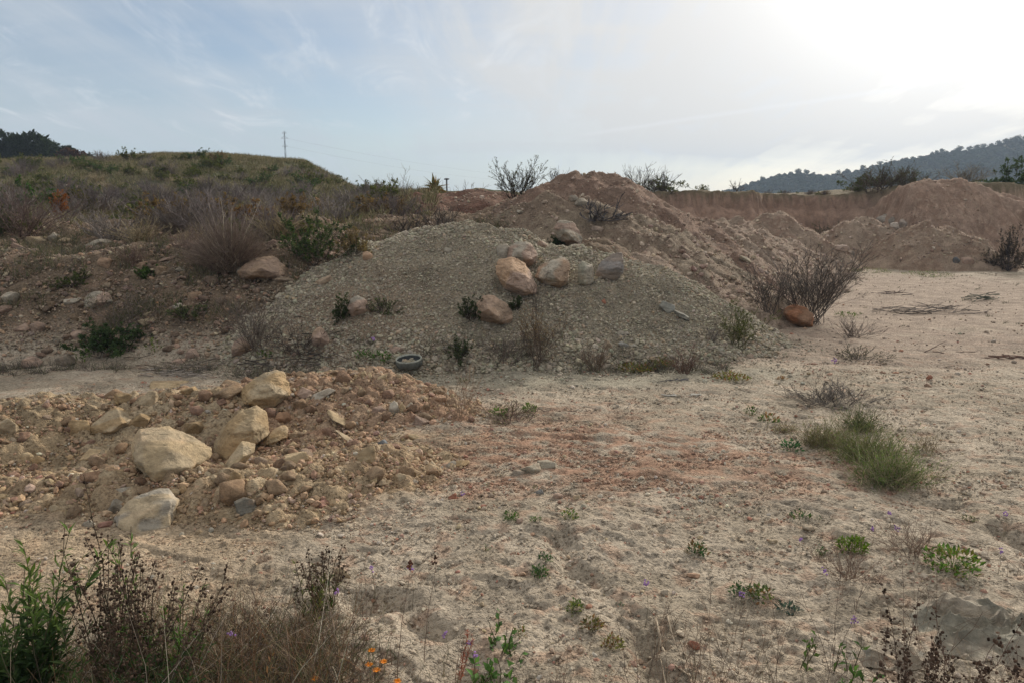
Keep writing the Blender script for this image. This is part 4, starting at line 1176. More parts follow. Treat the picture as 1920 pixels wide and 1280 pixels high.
# --- the bare and dry bushes
def bare_bush(px, py, w, h, label, seed, n=26, col=TWD, colt=None, r=.0045, m=(7, 4), Y=None, leaf=None, name='bare_bush', group=None, spread=None, cat='bush', bend=.25, dead=0):
    rng = np.random.RandomState(seed); b = at(px, py, Y)
    W, Hh = m_of(w, b), m_of(h, b)
    g = Geo(); tw = twiggy(g, rng, Hh, W, n, col, r, m, spread, bend, colt=colt)
    ex = np.percentile(np.abs(tw[..., 0]), 96) * 2; ez = np.percentile(tw[..., 2], 98.5)
    kx = np.clip(W / ex, .5, 2.5); kz = np.clip(Hh / ez, .4, 1.6)
    parts = {'stem': (g, M_TWIG)}
    g.V = [v * np.array([kx, kx, kz]) for v in g.V]; tw = tw * np.array([kx, kx, kz])
    if leaf is not None:
        f = Geo(); leaf_on(f, rng, tw, leaf[0], leaf[1], leaf[2], leaf[3], .1)
        parts['foliage'] = (f, M_LEAF)
    return plant(name, cat, label, parts, b, group)

bare_bush(1516, 606, 190, 140, 'large dark bare bush behind the rusty orange boulder', 1, 40, TWD * 1.1, TWP * .8, .005, (10, 8))
bare_bush(1440, 590, 90, 95, 'dark bare bush spreading left beside the large one at right', 2, 18, TWD, TWP * .8, .004, (8, 5))
bare_bush(1600, 632, 90, 38, 'low dry brush right of the large dark bare bush', 3, 40, TWG, TWP, .002, (5, 3), spread=1.25)
bare_bush(1383, 652, 96, 86, 'olive green bush with sparse leaves left of the orange boulder', 4, 16, C(.12, .11, .06), C(.11, .12, .06), .004, (7, 5), leaf=(3, .022, .008, OLIVE * .8))
bare_bush(1335, 640, 46, 30, 'small grey dead bush at the right foot of the gravel heap', 5, 18, TWP, TWP, .002, (6, 3))
bare_bush(1284, 702, 66, 60, 'small reddish brown twiggy bush on the pale crust', 6, 26, C(.17, .105, .08), TWP, .0025, (7, 4))
bare_bush(1114, 697, 66, 56, 'small brown twiggy bush at the front foot of the gravel heap', 7, 26, C(.17, .12, .085), TWP, .0025, (7, 4))
bare_bush(1010, 688, 90, 110, 'tall sparse dried bush at the front foot of the gravel heap', 8, 16, C(.12, .09, .07), C(.14, .105, .08), .0035, (8, 5), leaf=(1, .022, .008, DRY * .7))
bare_bush(1003, 600, 44, 100, 'thin dark sprigs growing below the orange brown block', 9, 7, TWD, TWD, .0025, (6, 2), spread=.3)
bare_bush(945, 680, 90, 60, 'dead grey weeds at the front foot of the gravel heap', 10, 22, TWG, TWP, .002, (6, 3))
bare_bush(45, 447, 170, 112, 'wide bare reddish brown bush at the left edge of the bank brow', 11, 40, C(.15, .105, .09), C(.17, .12, .105), .005, (9, 5), spread=1.05)
bare_bush(970, 385, 92, 80, 'dark leafless bush on the skyline left of the tall mound', 12, 26, TWD * .8, TWD, .007, (8, 5), Y=15.5, leaf=(1, .04, .015, OLIVE * .6))
bare_bush(1040, 340, 60, 36, 'thin twigs on the skyline behind the left shoulder of the tall mound', 13, 14, TWD, TWD, .009, (6, 3), Y=31)
bare_bush(1200, 380, 70, 66, 'leafless bush on the skyline right of the tall mound', 14, 24, TWD, TWP, .009, (7, 4), Y=31)
bare_bush(1232, 382, 60, 58, 'leafless bush on the skyline, second right of the tall mound', 15, 22, TWD, TWP, .009, (7, 4), Y=31)
bare_bush(1300, 372, 70, 38, 'thin leafless bush above the left end of the cut face', 16, 16, TWD, TWP, .008, (6, 3), Y=29)
bare_bush(1385, 364, 36, 24, 'small twigs above the middle of the cut face', 17, 10, TWD, TWP, .008, (5, 2), Y=32)
bare_bush(1650, 362, 100, 50, 'grey bush above the cut face left of the great pink mound', 18, 30, TWG * .8, TWP, .010, (7, 4), Y=31, leaf=(1, .06, .025, OLIVE * .7))
bare_bush(1700, 360, 90, 56, 'taller grey bush above the cut face touching the great pink mound', 19, 30, TWG * .8, TWP, .010, (7, 4), Y=31, leaf=(1, .06, .025, OLIVE * .7))
bare_bush(1575, 360, 90, 36, 'low olive bush on the brink of the cut face', 20, 30, TWG * .8, OLIVE, .010, (7, 4), Y=31, leaf=(1, .06, .025, OLIVE * .7))
bare_bush(1812, 345, 80, 44, 'pale reedy tuft behind the top of the great pink mound', 21, 50, C(.20, .17, .13), C(.22, .19, .14), .008, (4, 2), Y=31, spread=.6)
bare_bush(870, 372, 90, 54, 'sparse tall twigs on the skyline in the middle', 22, 12, TWG, TWP, .005, (6, 3), Y=19)
bare_bush(735, 385, 110, 62, 'pale grey bush on the skyline beyond the right end of the grassy hill', 23, 50, C(.22, .19, .16), TWP, .005, (6, 4), Y=20)
bare_bush(690, 385, 80, 50, 'grey bush where the grassy hill meets the skyline', 24, 40, C(.16, .14, .12), TWP * .8, .005, (6, 4), Y=21)
bare_bush(775, 378, 60, 40, 'small grey bush on the skyline left of the brown palm like shrub', 25, 26, TWG, TWP, .005, (6, 3), Y=20)
bare_bush(825, 418, 110, 62, 'dark purple grey bush in front of the low reddish mound', 26, 22, TWD, TWP * .8, .004, (7, 4), Y=12.2)
bare_bush(760, 425, 90, 40, 'low dark brush left of the purple grey bush above the gravel heap', 27, 28, TWD, TWP * .8, .004, (6, 4), Y=12, spread=1.1)
bare_bush(720, 375, 90, 20, 'low brown brush at the left end of the reddish mound', 28, 28, TWG, DRY, .005, (5, 3), Y=17)
bare_bush(1125, 412, 90, 36, 'heap of dead grey branches on the pale brown mound', 29, 26, C(.12, .11, .11), C(.15, .14, .14), .010, (5, 3), spread=1.45, name='dead_branches', cat='brushwood')
bare_bush(1660, 345, 60, 40, 'thin twigs sticking up above the cut face at right', 30, 8, TWD, TWP, .008, (6, 3), Y=31)
bare_bush(240, 610, 160, 70, 'dry grey weeds in the middle of the left bank', 31, 40, TWG, TWP, .002, (6, 3), leaf=(1, .03, .009, OLIVE * .7))
bare_bush(478, 655, 130, 110, 'dry grey weeds in the gully between bank and gravel heap', 32, 46, TWG * .8, TWP, .0022, (7, 4))
bare_bush(560, 660, 120, 50, 'tangled dark twigs at the left foot of the gravel heap', 33, 36, TWD, TWG, .0025, (6, 3), spread=1.2)
bare_bush(250, 500, 60, 42, 'small brown bush high on the left bank', 34, 22, C(.17, .11, .09), TWG, .0025, (6, 3))
bare_bush(345, 470, 70, 40, 'small reddish dry bush left of the broom fan', 35, 26, C(.19, .13, .11), TWG, .0025, (6, 3))
bare_bush(960, 790, 160, 36, 'straggling brown weeds between the rubble heap and the crust', 36, 34, C(.15, .10, .08), TWG, .0018, (5, 3), spread=1.35, leaf=(1, .014, .006, OLIVE))
bare_bush(1560, 752, 190, 36, 'flat mat of dead grey twigs behind the green weed', 37, 80, TWP * 1.1, TWP * 1.3, .0018, (6, 4), spread=1.42, name='dead_brush', cat='brushwood')
bare_bush(885, 500, 40, 0.1 + 30, 'grey sprig on the gravel heap left of the boulders', 38, 6, TWD, TWD, .0018, (4, 2), Y=9.0) if False else None
bare_bush(1610, 672, 140, 22, 'low dark green and grey brush on the track edge', 39, 50, TWP * .8, TWG * .8, .0018, (5, 3), spread=1.4, leaf=(1, .014, .006, OLIVE * .7))
bare_bush(1590, 1085, 130, 90, 'dry wiry weed with purple florets on the pale crust at right', 40, 40, C(.22, .15, .11), C(.24, .17, .13), .0012, (5, 3), spread=1.2)
bare_bush(1715, 1040, 150, 80, 'dry wiry weed to the left of the big green leafy plant', 41, 34, C(.22, .15, .11), C(.24, .17, .13), .0012, (5, 3), spread=1.1)
bare_bush(860, 790, 90, 110, 'sparse tall dry stems right of the rubble heap', 42, 16, C(.26, .19, .13), C(.24, .17, .12), .0018, (4, 2), spread=.7)

def dense_bush(px, py, w, h, label, seed, col, Y=None, n=22, leafL=.05, nl=5, twig=TWD, name='bush', group=None, mesh_only=False, m=(6, 4), spread=1.15):
    rng = np.random.RandomState(seed); b = at(px, py, Y)
    W, Hh = m_of(w, b), m_of(h, b)
    if Y is None and w < 80: leafL *= .62; nl = int(nl * 1.2); spread = 1.35; col = col * C(1.25, 1.1, 1.2); h *= .8
    g = Geo(); tw = twiggy(g, rng, Hh * .92, W, n, twig, max(.003, Hh * .006), m, spread, .3)
    ex = np.percentile(np.abs(tw[..., 0]), 96) * 2; ez = np.percentile(tw[..., 2], 98)
    kk = np.array([np.clip(W / ex, .4, 4), np.clip(W / ex, .4, 2), np.clip(Hh / ez, .4, 1.6)])
    g.V = [v * kk for v in g.V]; tw = tw * kk
    f = Geo(); leaf_on(f, rng, tw, nl, leafL, leafL * .42, col, .1, 1.2, .25)
    return plant(name, 'bush', label, {'stem': (g, M_TWIG), 'foliage': (f, M_LEAF)}, b, group)

dense_bush(592, 500, 130, 92, 'dark green bush between the broom fan and the gravel heap', 50, DGREEN * 1.1, n=26, leafL=.035, nl=8)
dense_bush(52, 352, 60, 58, 'bright green bush beyond the bare bush at the left edge', 51, C(.06, .12, .035), Y=17, leafL=.08, nl=6)
dense_bush(108, 365, 24, 48, 'orange brown dead upright shrub beyond the left bank', 52, C(.27, .11, .045), Y=15, leafL=.035, nl=5, twig=RUST * .6, spread=.45)
dense_bush(150, 350, 60, 40, 'olive bush with an orange side beyond the left bank', 53, C(.11, .10, .035), Y=17, leafL=.08, nl=6)
dense_bush(1890, 508, 76, 74, 'dense dark bush standing at the foot of the great pink mound', 54, C(.07, .065, .055), n=40, leafL=.07, nl=5, twig=C(.09, .075, .075), m=(8, 4))
dense_bush(1890, 372, 110, 66, 'dark green bush at the right edge behind the great pink mound', 55, DGREEN * .9, Y=33, leafL=.12, nl=7)
dense_bush(0, 448, 50, 60, 'dark green bush at the very left edge of the bank brow', 56, DGREEN, leafL=.03, nl=8)
dense_bush(665, 480, 70, 50, 'dry yellowish bush at the left brow of the gravel heap', 57, C(.16, .14, .07), n=22, leafL=.035, nl=5)
dense_bush(1232, 366, 200, 30, 'long low olive thicket behind the tall mound', 58, OLIVE * .8, Y=31.5, leafL=.08, nl=5)
dense_bush(1650, 352, 130, 24, 'olive thicket on the brink of the cut face', 59, OLIVE * .7, Y=33, leafL=.10, nl=6)
dense_bush(200, 665, 110, 52, 'dark green weeds at the foot of the left bank', 60, DGREEN * 1.2, n=30, leafL=.04, nl=6)
dense_bush(640, 600, 34, 44, 'dark green weed on the left of the pinkish block', 61, DGREEN, leafL=.03, nl=6)
dense_bush(882, 600, 44, 40, 'dark green weed left of the lowest brown boulder', 62, DGREEN * .9, leafL=.03, nl=6)
dense_bush(968, 582, 30, 24, 'small dark green weed right of the lowest brown boulder', 63, DGREEN, leafL=.025, nl=6)
dense_bush(1048, 461, 32, 16, 'dark green weed under the large pale boulder at the crest', 64, C(.03, .06, .03), leafL=.03, nl=6)
dense_bush(862, 678, 40, 40, 'dark green weed right of the tub at the heap foot', 65, DGREEN, leafL=.03, nl=5)
dense_bush(355, 600, 66, 32, 'light green weed low on the left bank', 66, C(.10, .14, .06), leafL=.03, nl=6)
dense_bush(215, 490, 80, 30, 'green weed patch high on the left bank', 67, DGREEN * 1.3, leafL=.03, nl=6) if False else None
dense_bush(135, 535, 60, 26, 'green weed patch on the upper left bank', 68, C(.07, .10, .035), leafL=.03, nl=6)
dense_bush(275, 522, 30, 20, 'small bright green weed high on the left bank', 69, C(.07, .13, .04), leafL=.03, nl=6)
dense_bush(720, 585, 60, 24, 'creeping green weed on the gravel heap right of the pinkish block', 70, C(.09, .13, .05), leafL=.022, nl=5, spread=1.4)

# --- the big dry broom fan
def broom(px, py, w, h, label, seed, n, cols, Y=None, r=.0022, spread=1.2, name='broom_bush', group=None, thick=0):
    rng = np.random.RandomState(seed); b = at(px, py, Y); Hh = m_of(h, b); W = m_of(w, b)
    g = Geo(); D = fan(rng, n, spread, .75)
    B = np.stack([rng.randn(n) * W * .06, rng.randn(n) * W * .05, np.full(n, -.02)], 1)
    t = np.arccos(np.clip(D[:, 2], 0, 1)); L = Hh * rng.uniform(.6, 1.1, n) * (1 + (W / 2 / Hh - 1) * np.clip(t / spread, 0, 1))
    Pn = grow(rng, B, D, L, 5, .12, .03, .10)
    g.tubes(Pn, taper(np.full(n, r), 5, .3), pick(rng, n, cols, None, .15))
    p, d, t = onstem(rng, Pn, 2, .4, .9)
    tw = grow(rng, p, unit(d + .25 * rng.randn(*d.shape)), np.repeat(L, 2) * .3, 3, .1, .03)
    g.tubes(tw, taper(np.full(len(p), r * .6), 3), pick(rng, len(p), cols, None, .15))
    parts = {'stem': (g, M_TWIG)}
    if thick:
        q = Geo(); D = fan(rng, thick, .65)
        Pn = grow(rng, np.zeros((thick, 3)), D, Hh * rng.uniform(1.0, 1.5, thick), 5, .12, .05)
        q.tubes(Pn, taper(np.full(thick, r * 2.0), 5, .4), tint(rng, thick, C(.42, .36, .28)))
        parts['cane'] = (q, M_TWIG)
    return plant(name, 'bush', label, parts, b, group)
broom(430, 508, 200, 110, 'big fan shaped dry broom bush with pale canes on the bank brow', 80, 1500, [C(.20, .15, .12), C(.24, .19, .145), C(.16, .115, .10), C(.28, .22, .17)], thick=12)
broom(520, 470, 130, 80, 'greyish dry broom bush right behind the fan shaped one', 81, 700, [C(.18, .14, .13), C(.15, .12, .11), C(.22, .18, .15)], Y=10.6)
broom(330, 440, 120, 60, 'low grey dry broom bush on the terrace left of the fan shaped one', 82, 500, [C(.20, .16, .13), C(.16, .13, .11)], Y=11.5)
#@@PLANTS2

# --- hillside shrubs: a few kinds, then copies
def shrub_proto(label, seed, h, w, col, twc, n=16, leafL=.09, nl=4, m=(5, 3), spread=1.1, name='hill_shrub'):
    rng = np.random.RandomState(seed)
    g = Geo(); tw = twiggy(g, rng, h, w, n, twc, .007, m, spread, .3)
    ex = np.percentile(np.abs(tw[..., 0]), 96) * 2; ez = np.percentile(tw[..., 2], 98); kk = np.array([w / ex, w / ex, h / ez])
    g.V = [v * kk for v in g.V]; tw = tw * kk
    parts = {'stem': (g, M_TWIG)}
    if nl:
        f = Geo(); leaf_on(f, rng, tw, nl, leafL, leafL * .4, col, .1, 1.2, .25); parts['foliage'] = (f, M_LEAF)
    return plant(name, 'shrub', label, parts, (0, 0, 0))
FILL = []                                                     # things that get their label at the end
KINDS_ = [('olive', shrub_proto('x', 200, .6, 1.0, OLIVE * .9, TWG)), ('dark green', shrub_proto('x', 201, .55, .9, DGREEN * 1.2, TWD)),
      ('grey', shrub_proto('x', 202, .6, 1.0, None, C(.20, .17, .15), n=40, nl=0, m=(6, 5))), ('brown', shrub_proto('x', 203, .5, .9, C(.16, .11, .06), TWG, n=26, leafL=.07)),
      ('sage green', shrub_proto('x', 204, .5, 1.0, C(.14, .15, .08), TWG)), ('purplish grey', shrub_proto('x', 205, .7, 1.1, None, C(.165, .135, .125), n=46, nl=0, m=(7, 5))),
      ('rusty', shrub_proto('x', 206, .4, .7, C(.17, .10, .05), TWG, n=18, leafL=.07)), ('straw coloured', shrub_proto('x', 207, .5, .8, None, C(.30, .24, .15), n=60, nl=0, m=(4, 2), spread=.9))]
rng = np.random.RandomState(207)
used = set()
def put_shrub(k, x, y, sc_, group):
    z = float(H(np.array([x]), np.array([y]))[0]) - .03
    word, o = KINDS_[k]
    if k not in used:
        used.add(k); o.location = (x, y, z); o.scale = (sc_,) * 3; c = o
    else: c = copy_thing(o, (x, y, z), rng.uniform(0, 6.28), (sc_, sc_, sc_ * rng.uniform(.8, 1.1)))
    c['group'] = group
    FILL.append((c, word, 'shrub'))
n = 0
while n < 125:                                                # the terrace behind the bank
    y = rng.uniform(10.4, 27) ; px = rng.uniform(-60, 760); x = (px - 960) / F * y
    if y < 13 and rng.rand() < .25: continue
    if px > 560 and y < 14: continue
    if 60 < px < 260 and 13 < y < 16 and rng.rand() < .6: continue
    k = rng.choice([0, 1, 2, 3, 4, 5, 6, 7], p=[.14, .08, .26, .10, .06, .26, .03, .07])
    if n < 8: k = n
    put_shrub(int(k), x, y, rng.uniform(.55, 1.15), 'shrubs on the terrace below the grassy hill'); n += 1
n = 0
while n < 120:                                                # the grassy hill
    y = rng.uniform(25, 37); px = rng.uniform(-80, 720); x = (px - 960) / F * y
    k = rng.choice([0, 1, 2, 3, 4, 5, 7], p=[.34, .16, .12, .06, .14, .06, .12])
    put_shrub(int(k), x, y, rng.uniform(.55, 1.0), 'shrubs on the grassy hill'); n += 1
for i in range(26):                                           # top of the cut face
    px = rng.uniform(1260, 1900); y = rng.uniform(31.5, 40); x = (px - 960) / F * y
    put_shrub(int(rng.choice([2, 5, 0, 3])), x, y, rng.uniform(.35, .6) * (.75 if px < 1560 else 1.3), 'shrubs on the plateau above the cut face')
for i in range(22):                                           # skyline between hill and tall mound
    px = rng.uniform(670, 960); y = rng.uniform(18.5, 23); x = (px - 960) / F * y
    put_shrub(int(rng.choice([2, 5, 3, 7])), x, y, rng.uniform(.40, .75), 'shrubs on the skyline behind the low reddish mound')

def grass_stuff(name, label, x, y, L, wd, cols, blades, seed, cat='grass', spread=.8, z=None, bend=.4):
    rng = np.random.RandomState(seed); n = len(x); z = H(x, y) if z is None else z
    X = np.repeat(np.stack([x, y, z - .01], 1), blades, axis=0); N = len(X)
    X[:, :2] += rng.randn(N, 2) * (L * .12)
    D = fan(rng, N, spread, .7)
    Pn = grow(rng, X, D, L * rng.uniform(.5, 1.1, N), 4, bend, .05, .15)
    R = np.full(N, wd)
    g = Geo(); g.tubes(Pn, taper(R, 4, .2), pick(rng, N, cols, None, .18), sides=3)
    link(name, g.mesh(name, M_TWIG), label=label, cat=cat, kind='stuff')
def hill_m(x, y): return (x < .02 * y - .12 * y) * (np.abs(x) < .85 * y) * sst(11, 16, y) * sst(-.35, .1, fbm(x / 1.6, y / 1.6, 90, 3))
x, y = sample(rng, 26000, (-36, 0, 12, 46), hill_m)
grass_stuff('hill_grass', 'dry olive and straw coloured grass covering the hill at left', x, y, .30, .009, [C(.34, .28, .16), C(.22, .20, .10), C(.16, .16, .07), C(.27, .22, .14)], 9, 91)
def crest_m(x, y): return (H(x, y) > 4.1) * 1.0
x, y = sample(rng, 9000, (-36, -8, 36, 45), crest_m)
grass_stuff('crest_grass', 'pale dry grass along the crest of the hill', x, y, .26, .010, [C(.34, .28, .15), C(.26, .22, .12)], 8, 92)
def bankgrass_m(x, y):
    return sst(.08, .3, H(x, y)) * sst(7.4, 7.8, y) * (1 - gravel_mask(x, y)) * sst(0, .25, fbm(x / .7, y / .7, 93, 3)) * (x < 0)
x, y = sample(rng, 5200, (-8, 0, 7.4, 12), bankgrass_m)
grass_stuff('bank_weeds', 'short dry and green weeds among the stones of the left bank', x, y, .17, .0028, [C(.20, .15, .10), C(.12, .13, .06), C(.26, .20, .13), C(.08, .10, .04), C(.13, .11, .10)], 12, 94)
def foot_m(x, y):
    f = np.abs(y - (7.55 + .1 * np.sin(x * 3))); return sst(.35, .0, f) * (x < 2.2) * sst(-.15, .2, fbm(x / .6, y / .3, 95, 3))
x, y = sample(rng, 2600, (-6.5, 2.2, 7.1, 8.1), foot_m)
grass_stuff('foot_litter', 'dead grey twigs and weeds along the foot of bank and heap', x, y, .16, .0026, [C(.14, .12, .10), C(.10, .085, .075), C(.20, .16, .12), C(.09, .10, .05)], 10, 96, spread=1.35)
def trackgrass_m(x, y): return sst(.2, .4, fbm(x / 1.2, y / .7, 97, 3)) * (x > 2) * sst(.15, .05, H(x, y))
x, y = sample(rng, 1500, (2, 14, 9, 22), trackgrass_m)
grass_stuff('track_grass', 'thin patches of low grey green grass on the far track', x, y, .07, .004, [C(.14, .15, .09), C(.22, .19, .13), C(.12, .13, .07)], 8, 98, spread=1.3)

# --- low plants on the crust
def rosette(px, py, w, h, col, label, seed, n=70, L=None, col2=None, cat='weed', name='low_weed', W=.42, stemc=C(.12, .12, .05), spread=1.35, group=None, flower=None):
    rng = np.random.RandomState(seed); b = at(px, py + h * .35); r = m_of(w, b) / 2; hh = m_of(h, b)
    L = L or max(.010, min(r * .42, .030 + .0012 * b[1]))
    a = rng.uniform(0, 6.283, n); q = np.sqrt(rng.rand(n)) * .8
    B = np.stack([np.cos(a) * q * r, np.sin(a) * q * r, hh * (.15 + .75 * rng.rand(n) * (1 - q * .7))], 1)
    D = np.stack([np.cos(a) * q, np.sin(a) * q, np.full(n, .75)], 1) + .55 * rng.randn(n, 3)
    g = Geo(); c = tint(rng, n, col, .2)
    if col2 is not None:
        mk = rng.rand(n) < .35; c[mk] = tint(rng, int(mk.sum()), col2, .2)
    Ls = L * rng.uniform(.6, 1.2, n)
    g.leaves(B, D, Ls, Ls * W, c, rng, .18)
    s_ = Geo(); m = max(8, n // 4)
    Pn = np.stack([np.zeros((m, 3)) + [0, 0, -.01], B[:m] * .55 + [0, 0, -.002], B[:m]], 1)
    s_.tubes(Pn, taper(np.full(m, .0013), 3), tint(rng, m, stemc))
    parts = {'stem': (s_, M_TWIG), 'foliage': (g, M_LEAF)}
    if flower is not None:
        f = Geo(); k = flower
        f.blobs(B[:k] + [0, 0, .02], np.full(k, .006), tint(rng, k, PURP)); parts['flower'] = (f, M_LEAF)
    return plant(name, cat, label, parts, b - np.array([0, 0, .004]), group)
LG = C(.075, .13, .04); BG = C(.05, .10, .045); YG = C(.16, .17, .05); RB = C(.20, .11, .06)
ROS = [
 (958, 966, 40, 30, LG, None, 60, 'low green plant on the crust, leftmost of a row of three'),
 (1005, 973, 28, 24, LG, None, 40, 'low green plant on the crust, middle and smallest of a row of three'),
 (1069, 964, 38, 26, LG, YG, 50, 'low green plant on the crust, rightmost of a row of three'),
 (1024, 1044, 36, 30, BG, None, 60, 'blue green cushion plant, upper of two touching ones in the gully'),
 (1011, 1070, 42, 34, BG, LG, 80, 'dark green cushion plant, lower of two touching ones in the gully'),
 (1077, 1137, 44, 38, LG, YG, 90, 'round green cushion plant in the middle of the gully'),
 (1110, 1168, 52, 38, C(.11, .11, .04), RB, 80, 'brownish cushion plant between the round green one and the yellowish one'),
 (1148, 1203, 50, 40, YG, RB, 90, 'yellowish green cushion plant, lowest in the gully'),
 (976, 1186, 36, 34, C(.12, .14, .05), RB, 50, 'small upright olive plant left of the gully'),
 (910, 1025, 24, 20, C(.10, .17, .07), None, 8, 'tiny plant with a few pale green leaves on the crust'),
 (1162, 1130, 22, 20, C(.10, .16, .12), None, 14, 'tiny blue green seedling right of the gully'),
 (1407, 770, 28, 24, LG, DGREEN, 60, 'small round green plant on the pale crust, left of a brown and green one'),
 (1440, 785, 46, 20, LG, RB, 60, 'flat green and reddish brown plant on the pale crust'),
 (1483, 835, 44, 32, C(.04, .11, .05), None, 70, 'vivid dark green plant left of the big green weed'),
 (1308, 1028, 50, 34, BG, RB, 80, 'green plant with some reddish leaves alone on the crust'),
 (1536, 1032, 30, 32, BG, None, 40, 'small green sprig left of the bright green tuft'),
 (1597, 1020, 62, 42, C(.11, .18, .03), None, 120, 'bright yellowish green leafy tuft on the crust at right'),
 (1500, 965, 50, 30, BG, LG, 34, 'loose green sprigs on the crust below the big green weed'),
 (1534, 970, 16, 20, C(.04, .09, .05), None, 16, 'small dark green sprig right of the loose sprigs'),
 (1388, 1105, 50, 50, BG, None, 60, 'green leafy plant with a purple flower at lower right'),
 (1425, 1112, 66, 36, C(.09, .12, .05), RB, 60, 'sprawling olive plant touching the one with a purple flower'),
 (1785, 1050, 130, 56, C(.09, .17, .04), YG, 170, 'largest green leafy plant on the crust near the right edge'),
 (1478, 1140, 56, 18, C(.05, .08, .07), None, 60, 'flat dark blue green plant at lower right'),
 (868, 713, 20, 10, DGREEN * 1.3, None, 30, 'tiny dark green plant on the pale runoff behind the rubble'),
 (1192, 690, 92, 18, YG * .8, RB, 240, 'yellow green creeping mat at the foot of the gravel heap'),
 (1238, 681, 66, 20, C(.13, .14, .05), C(.22, .11, .07), 180, 'reddish green creeping mat beside the yellow green one'),
 (1372, 706, 84, 14, C(.14, .15, .05), RB, 150, 'narrow creeping mat on the pale crust right of the twiggy bush'),
 (1465, 708, 24, 8, RB, None, 40, 'tiny reddish mat on the pale crust'),
 (938, 771, 40, 24, C(.09, .15, .04), None, 50, 'green sprig in the straggling brown weeds, left of two'),
 (992, 767, 40, 22, C(.09, .15, .04), None, 50, 'green sprig in the straggling brown weeds, right of two'),
 (682, 664, 36, 26, C(.09, .17, .05), None, 50, 'light green weed left of the round tub, farther one'),
 (715, 670, 44, 40, C(.09, .17, .05), None, 70, 'light green weed left of the round tub, nearer one'),
 (155, 668, 40, 34, C(.11, .18, .05), None, 40, 'bright green sprig at the foot of the left bank'),
 (290, 650, 40, 36, C(.13, .16, .05), None, 30, 'yellowish green sprig at the foot of the left bank'),
 (495, 665, 34, 28, C(.10, .15, .05), None, 30, 'green sprig in the grey weeds of the gully at the heap foot'),
 (205, 640, 60, 40, C(.06, .11, .04), None, 60, 'green weed clump low on the left bank'),
 (1003, 912, 14, 12, LG, None, 16, 'tiny green tuft behind the rounded grey stone'),
 (915, 908, 12, 10, LG, None, 12, 'tiny green tuft on the reddish soil'),
 (1740, 515, 110, 14, C(.14, .17, .10), None, 150, 'thin grey green patch on the far track, right one'),
 (1630, 508, 100, 12, C(.16, .18, .11), None, 120, 'thin grey green patch on the far track, left one'),
 (1590, 590, 60, 12, C(.10, .14, .06), None, 70, 'green patch right of the large dark bare bush'),
 (1818, 975, 36, 14, C(.12, .13, .08), None, 40, 'small grey green plant in the brushwood near the right edge'),
]
for i, (px, py, w, h, c1, c2, n, lab) in enumerate(ROS):
    rosette(px, py, w, h, c1, lab, 400 + i, n=int(n * 1.3), col2=c2)

# --- the big green weed at right
def green_weed(px, py, w, h, n, cols, leafc, label, seed, spread=1.05, nl=3):
    rng = np.random.RandomState(seed); b = at(px, py); Hh = m_of(h, b); W = m_of(w, b)
    g = Geo(); D = fan(rng, n, spread, .6)
    B = np.stack([rng.randn(n) * W * .18, rng.randn(n) * W * .14, np.full(n, -.01)], 1)
    Pn = grow(rng, B, D, Hh * rng.uniform(.6, 1.15, n), 5, .4, .06, .12)
    g.tubes(Pn, taper(np.full(n, .0015), 5, .4), pick(rng, n, cols))
    f = Geo(); leaf_on(f, rng, Pn, nl, .022, .0045, leafc, .15, .7)
    return plant('green_weed', 'weed', label, {'stem': (g, M_TWIG), 'foliage': (f, M_LEAF)}, b)
green_weed(1668, 905, 150, 88, 520, [C(.14, .18, .07), C(.30, .27, .16), C(.36, .30, .20)], C(.11, .165, .05), 'dense bright green wiry weed, nearest mound of the big green weed patch', 500, nl=5)
green_weed(1625, 862, 150, 80, 520, [C(.15, .17, .07), C(.26, .23, .12)], C(.12, .155, .055), 'yellowish green wiry weed, middle mound of the big green weed patch', 501)
green_weed(1545, 835, 120, 60, 380, [C(.20, .19, .10), C(.28, .22, .14)], C(.14, .15, .07), 'half dry brownish wiry weed at the left of the big green weed patch', 502)
green_weed(1608, 806, 80, 56, 280, [C(.11, .14, .06), C(.2, .17, .1)], C(.09, .12, .045), 'dark olive wiry weed at the back of the big green weed patch', 503)
green_weed(1470, 810, 60, 26, 90, [C(.24, .19, .13), C(.28, .22, .15)], C(.18, .16, .09), 'thin dry tuft left of the big green weed patch', 504)
green_weed(1730, 850, 80, 50, 60, [C(.24, .19, .13), C(.28, .22, .15)], C(.18, .15, .10), 'thin dry stems right of the big green weed patch', 505)

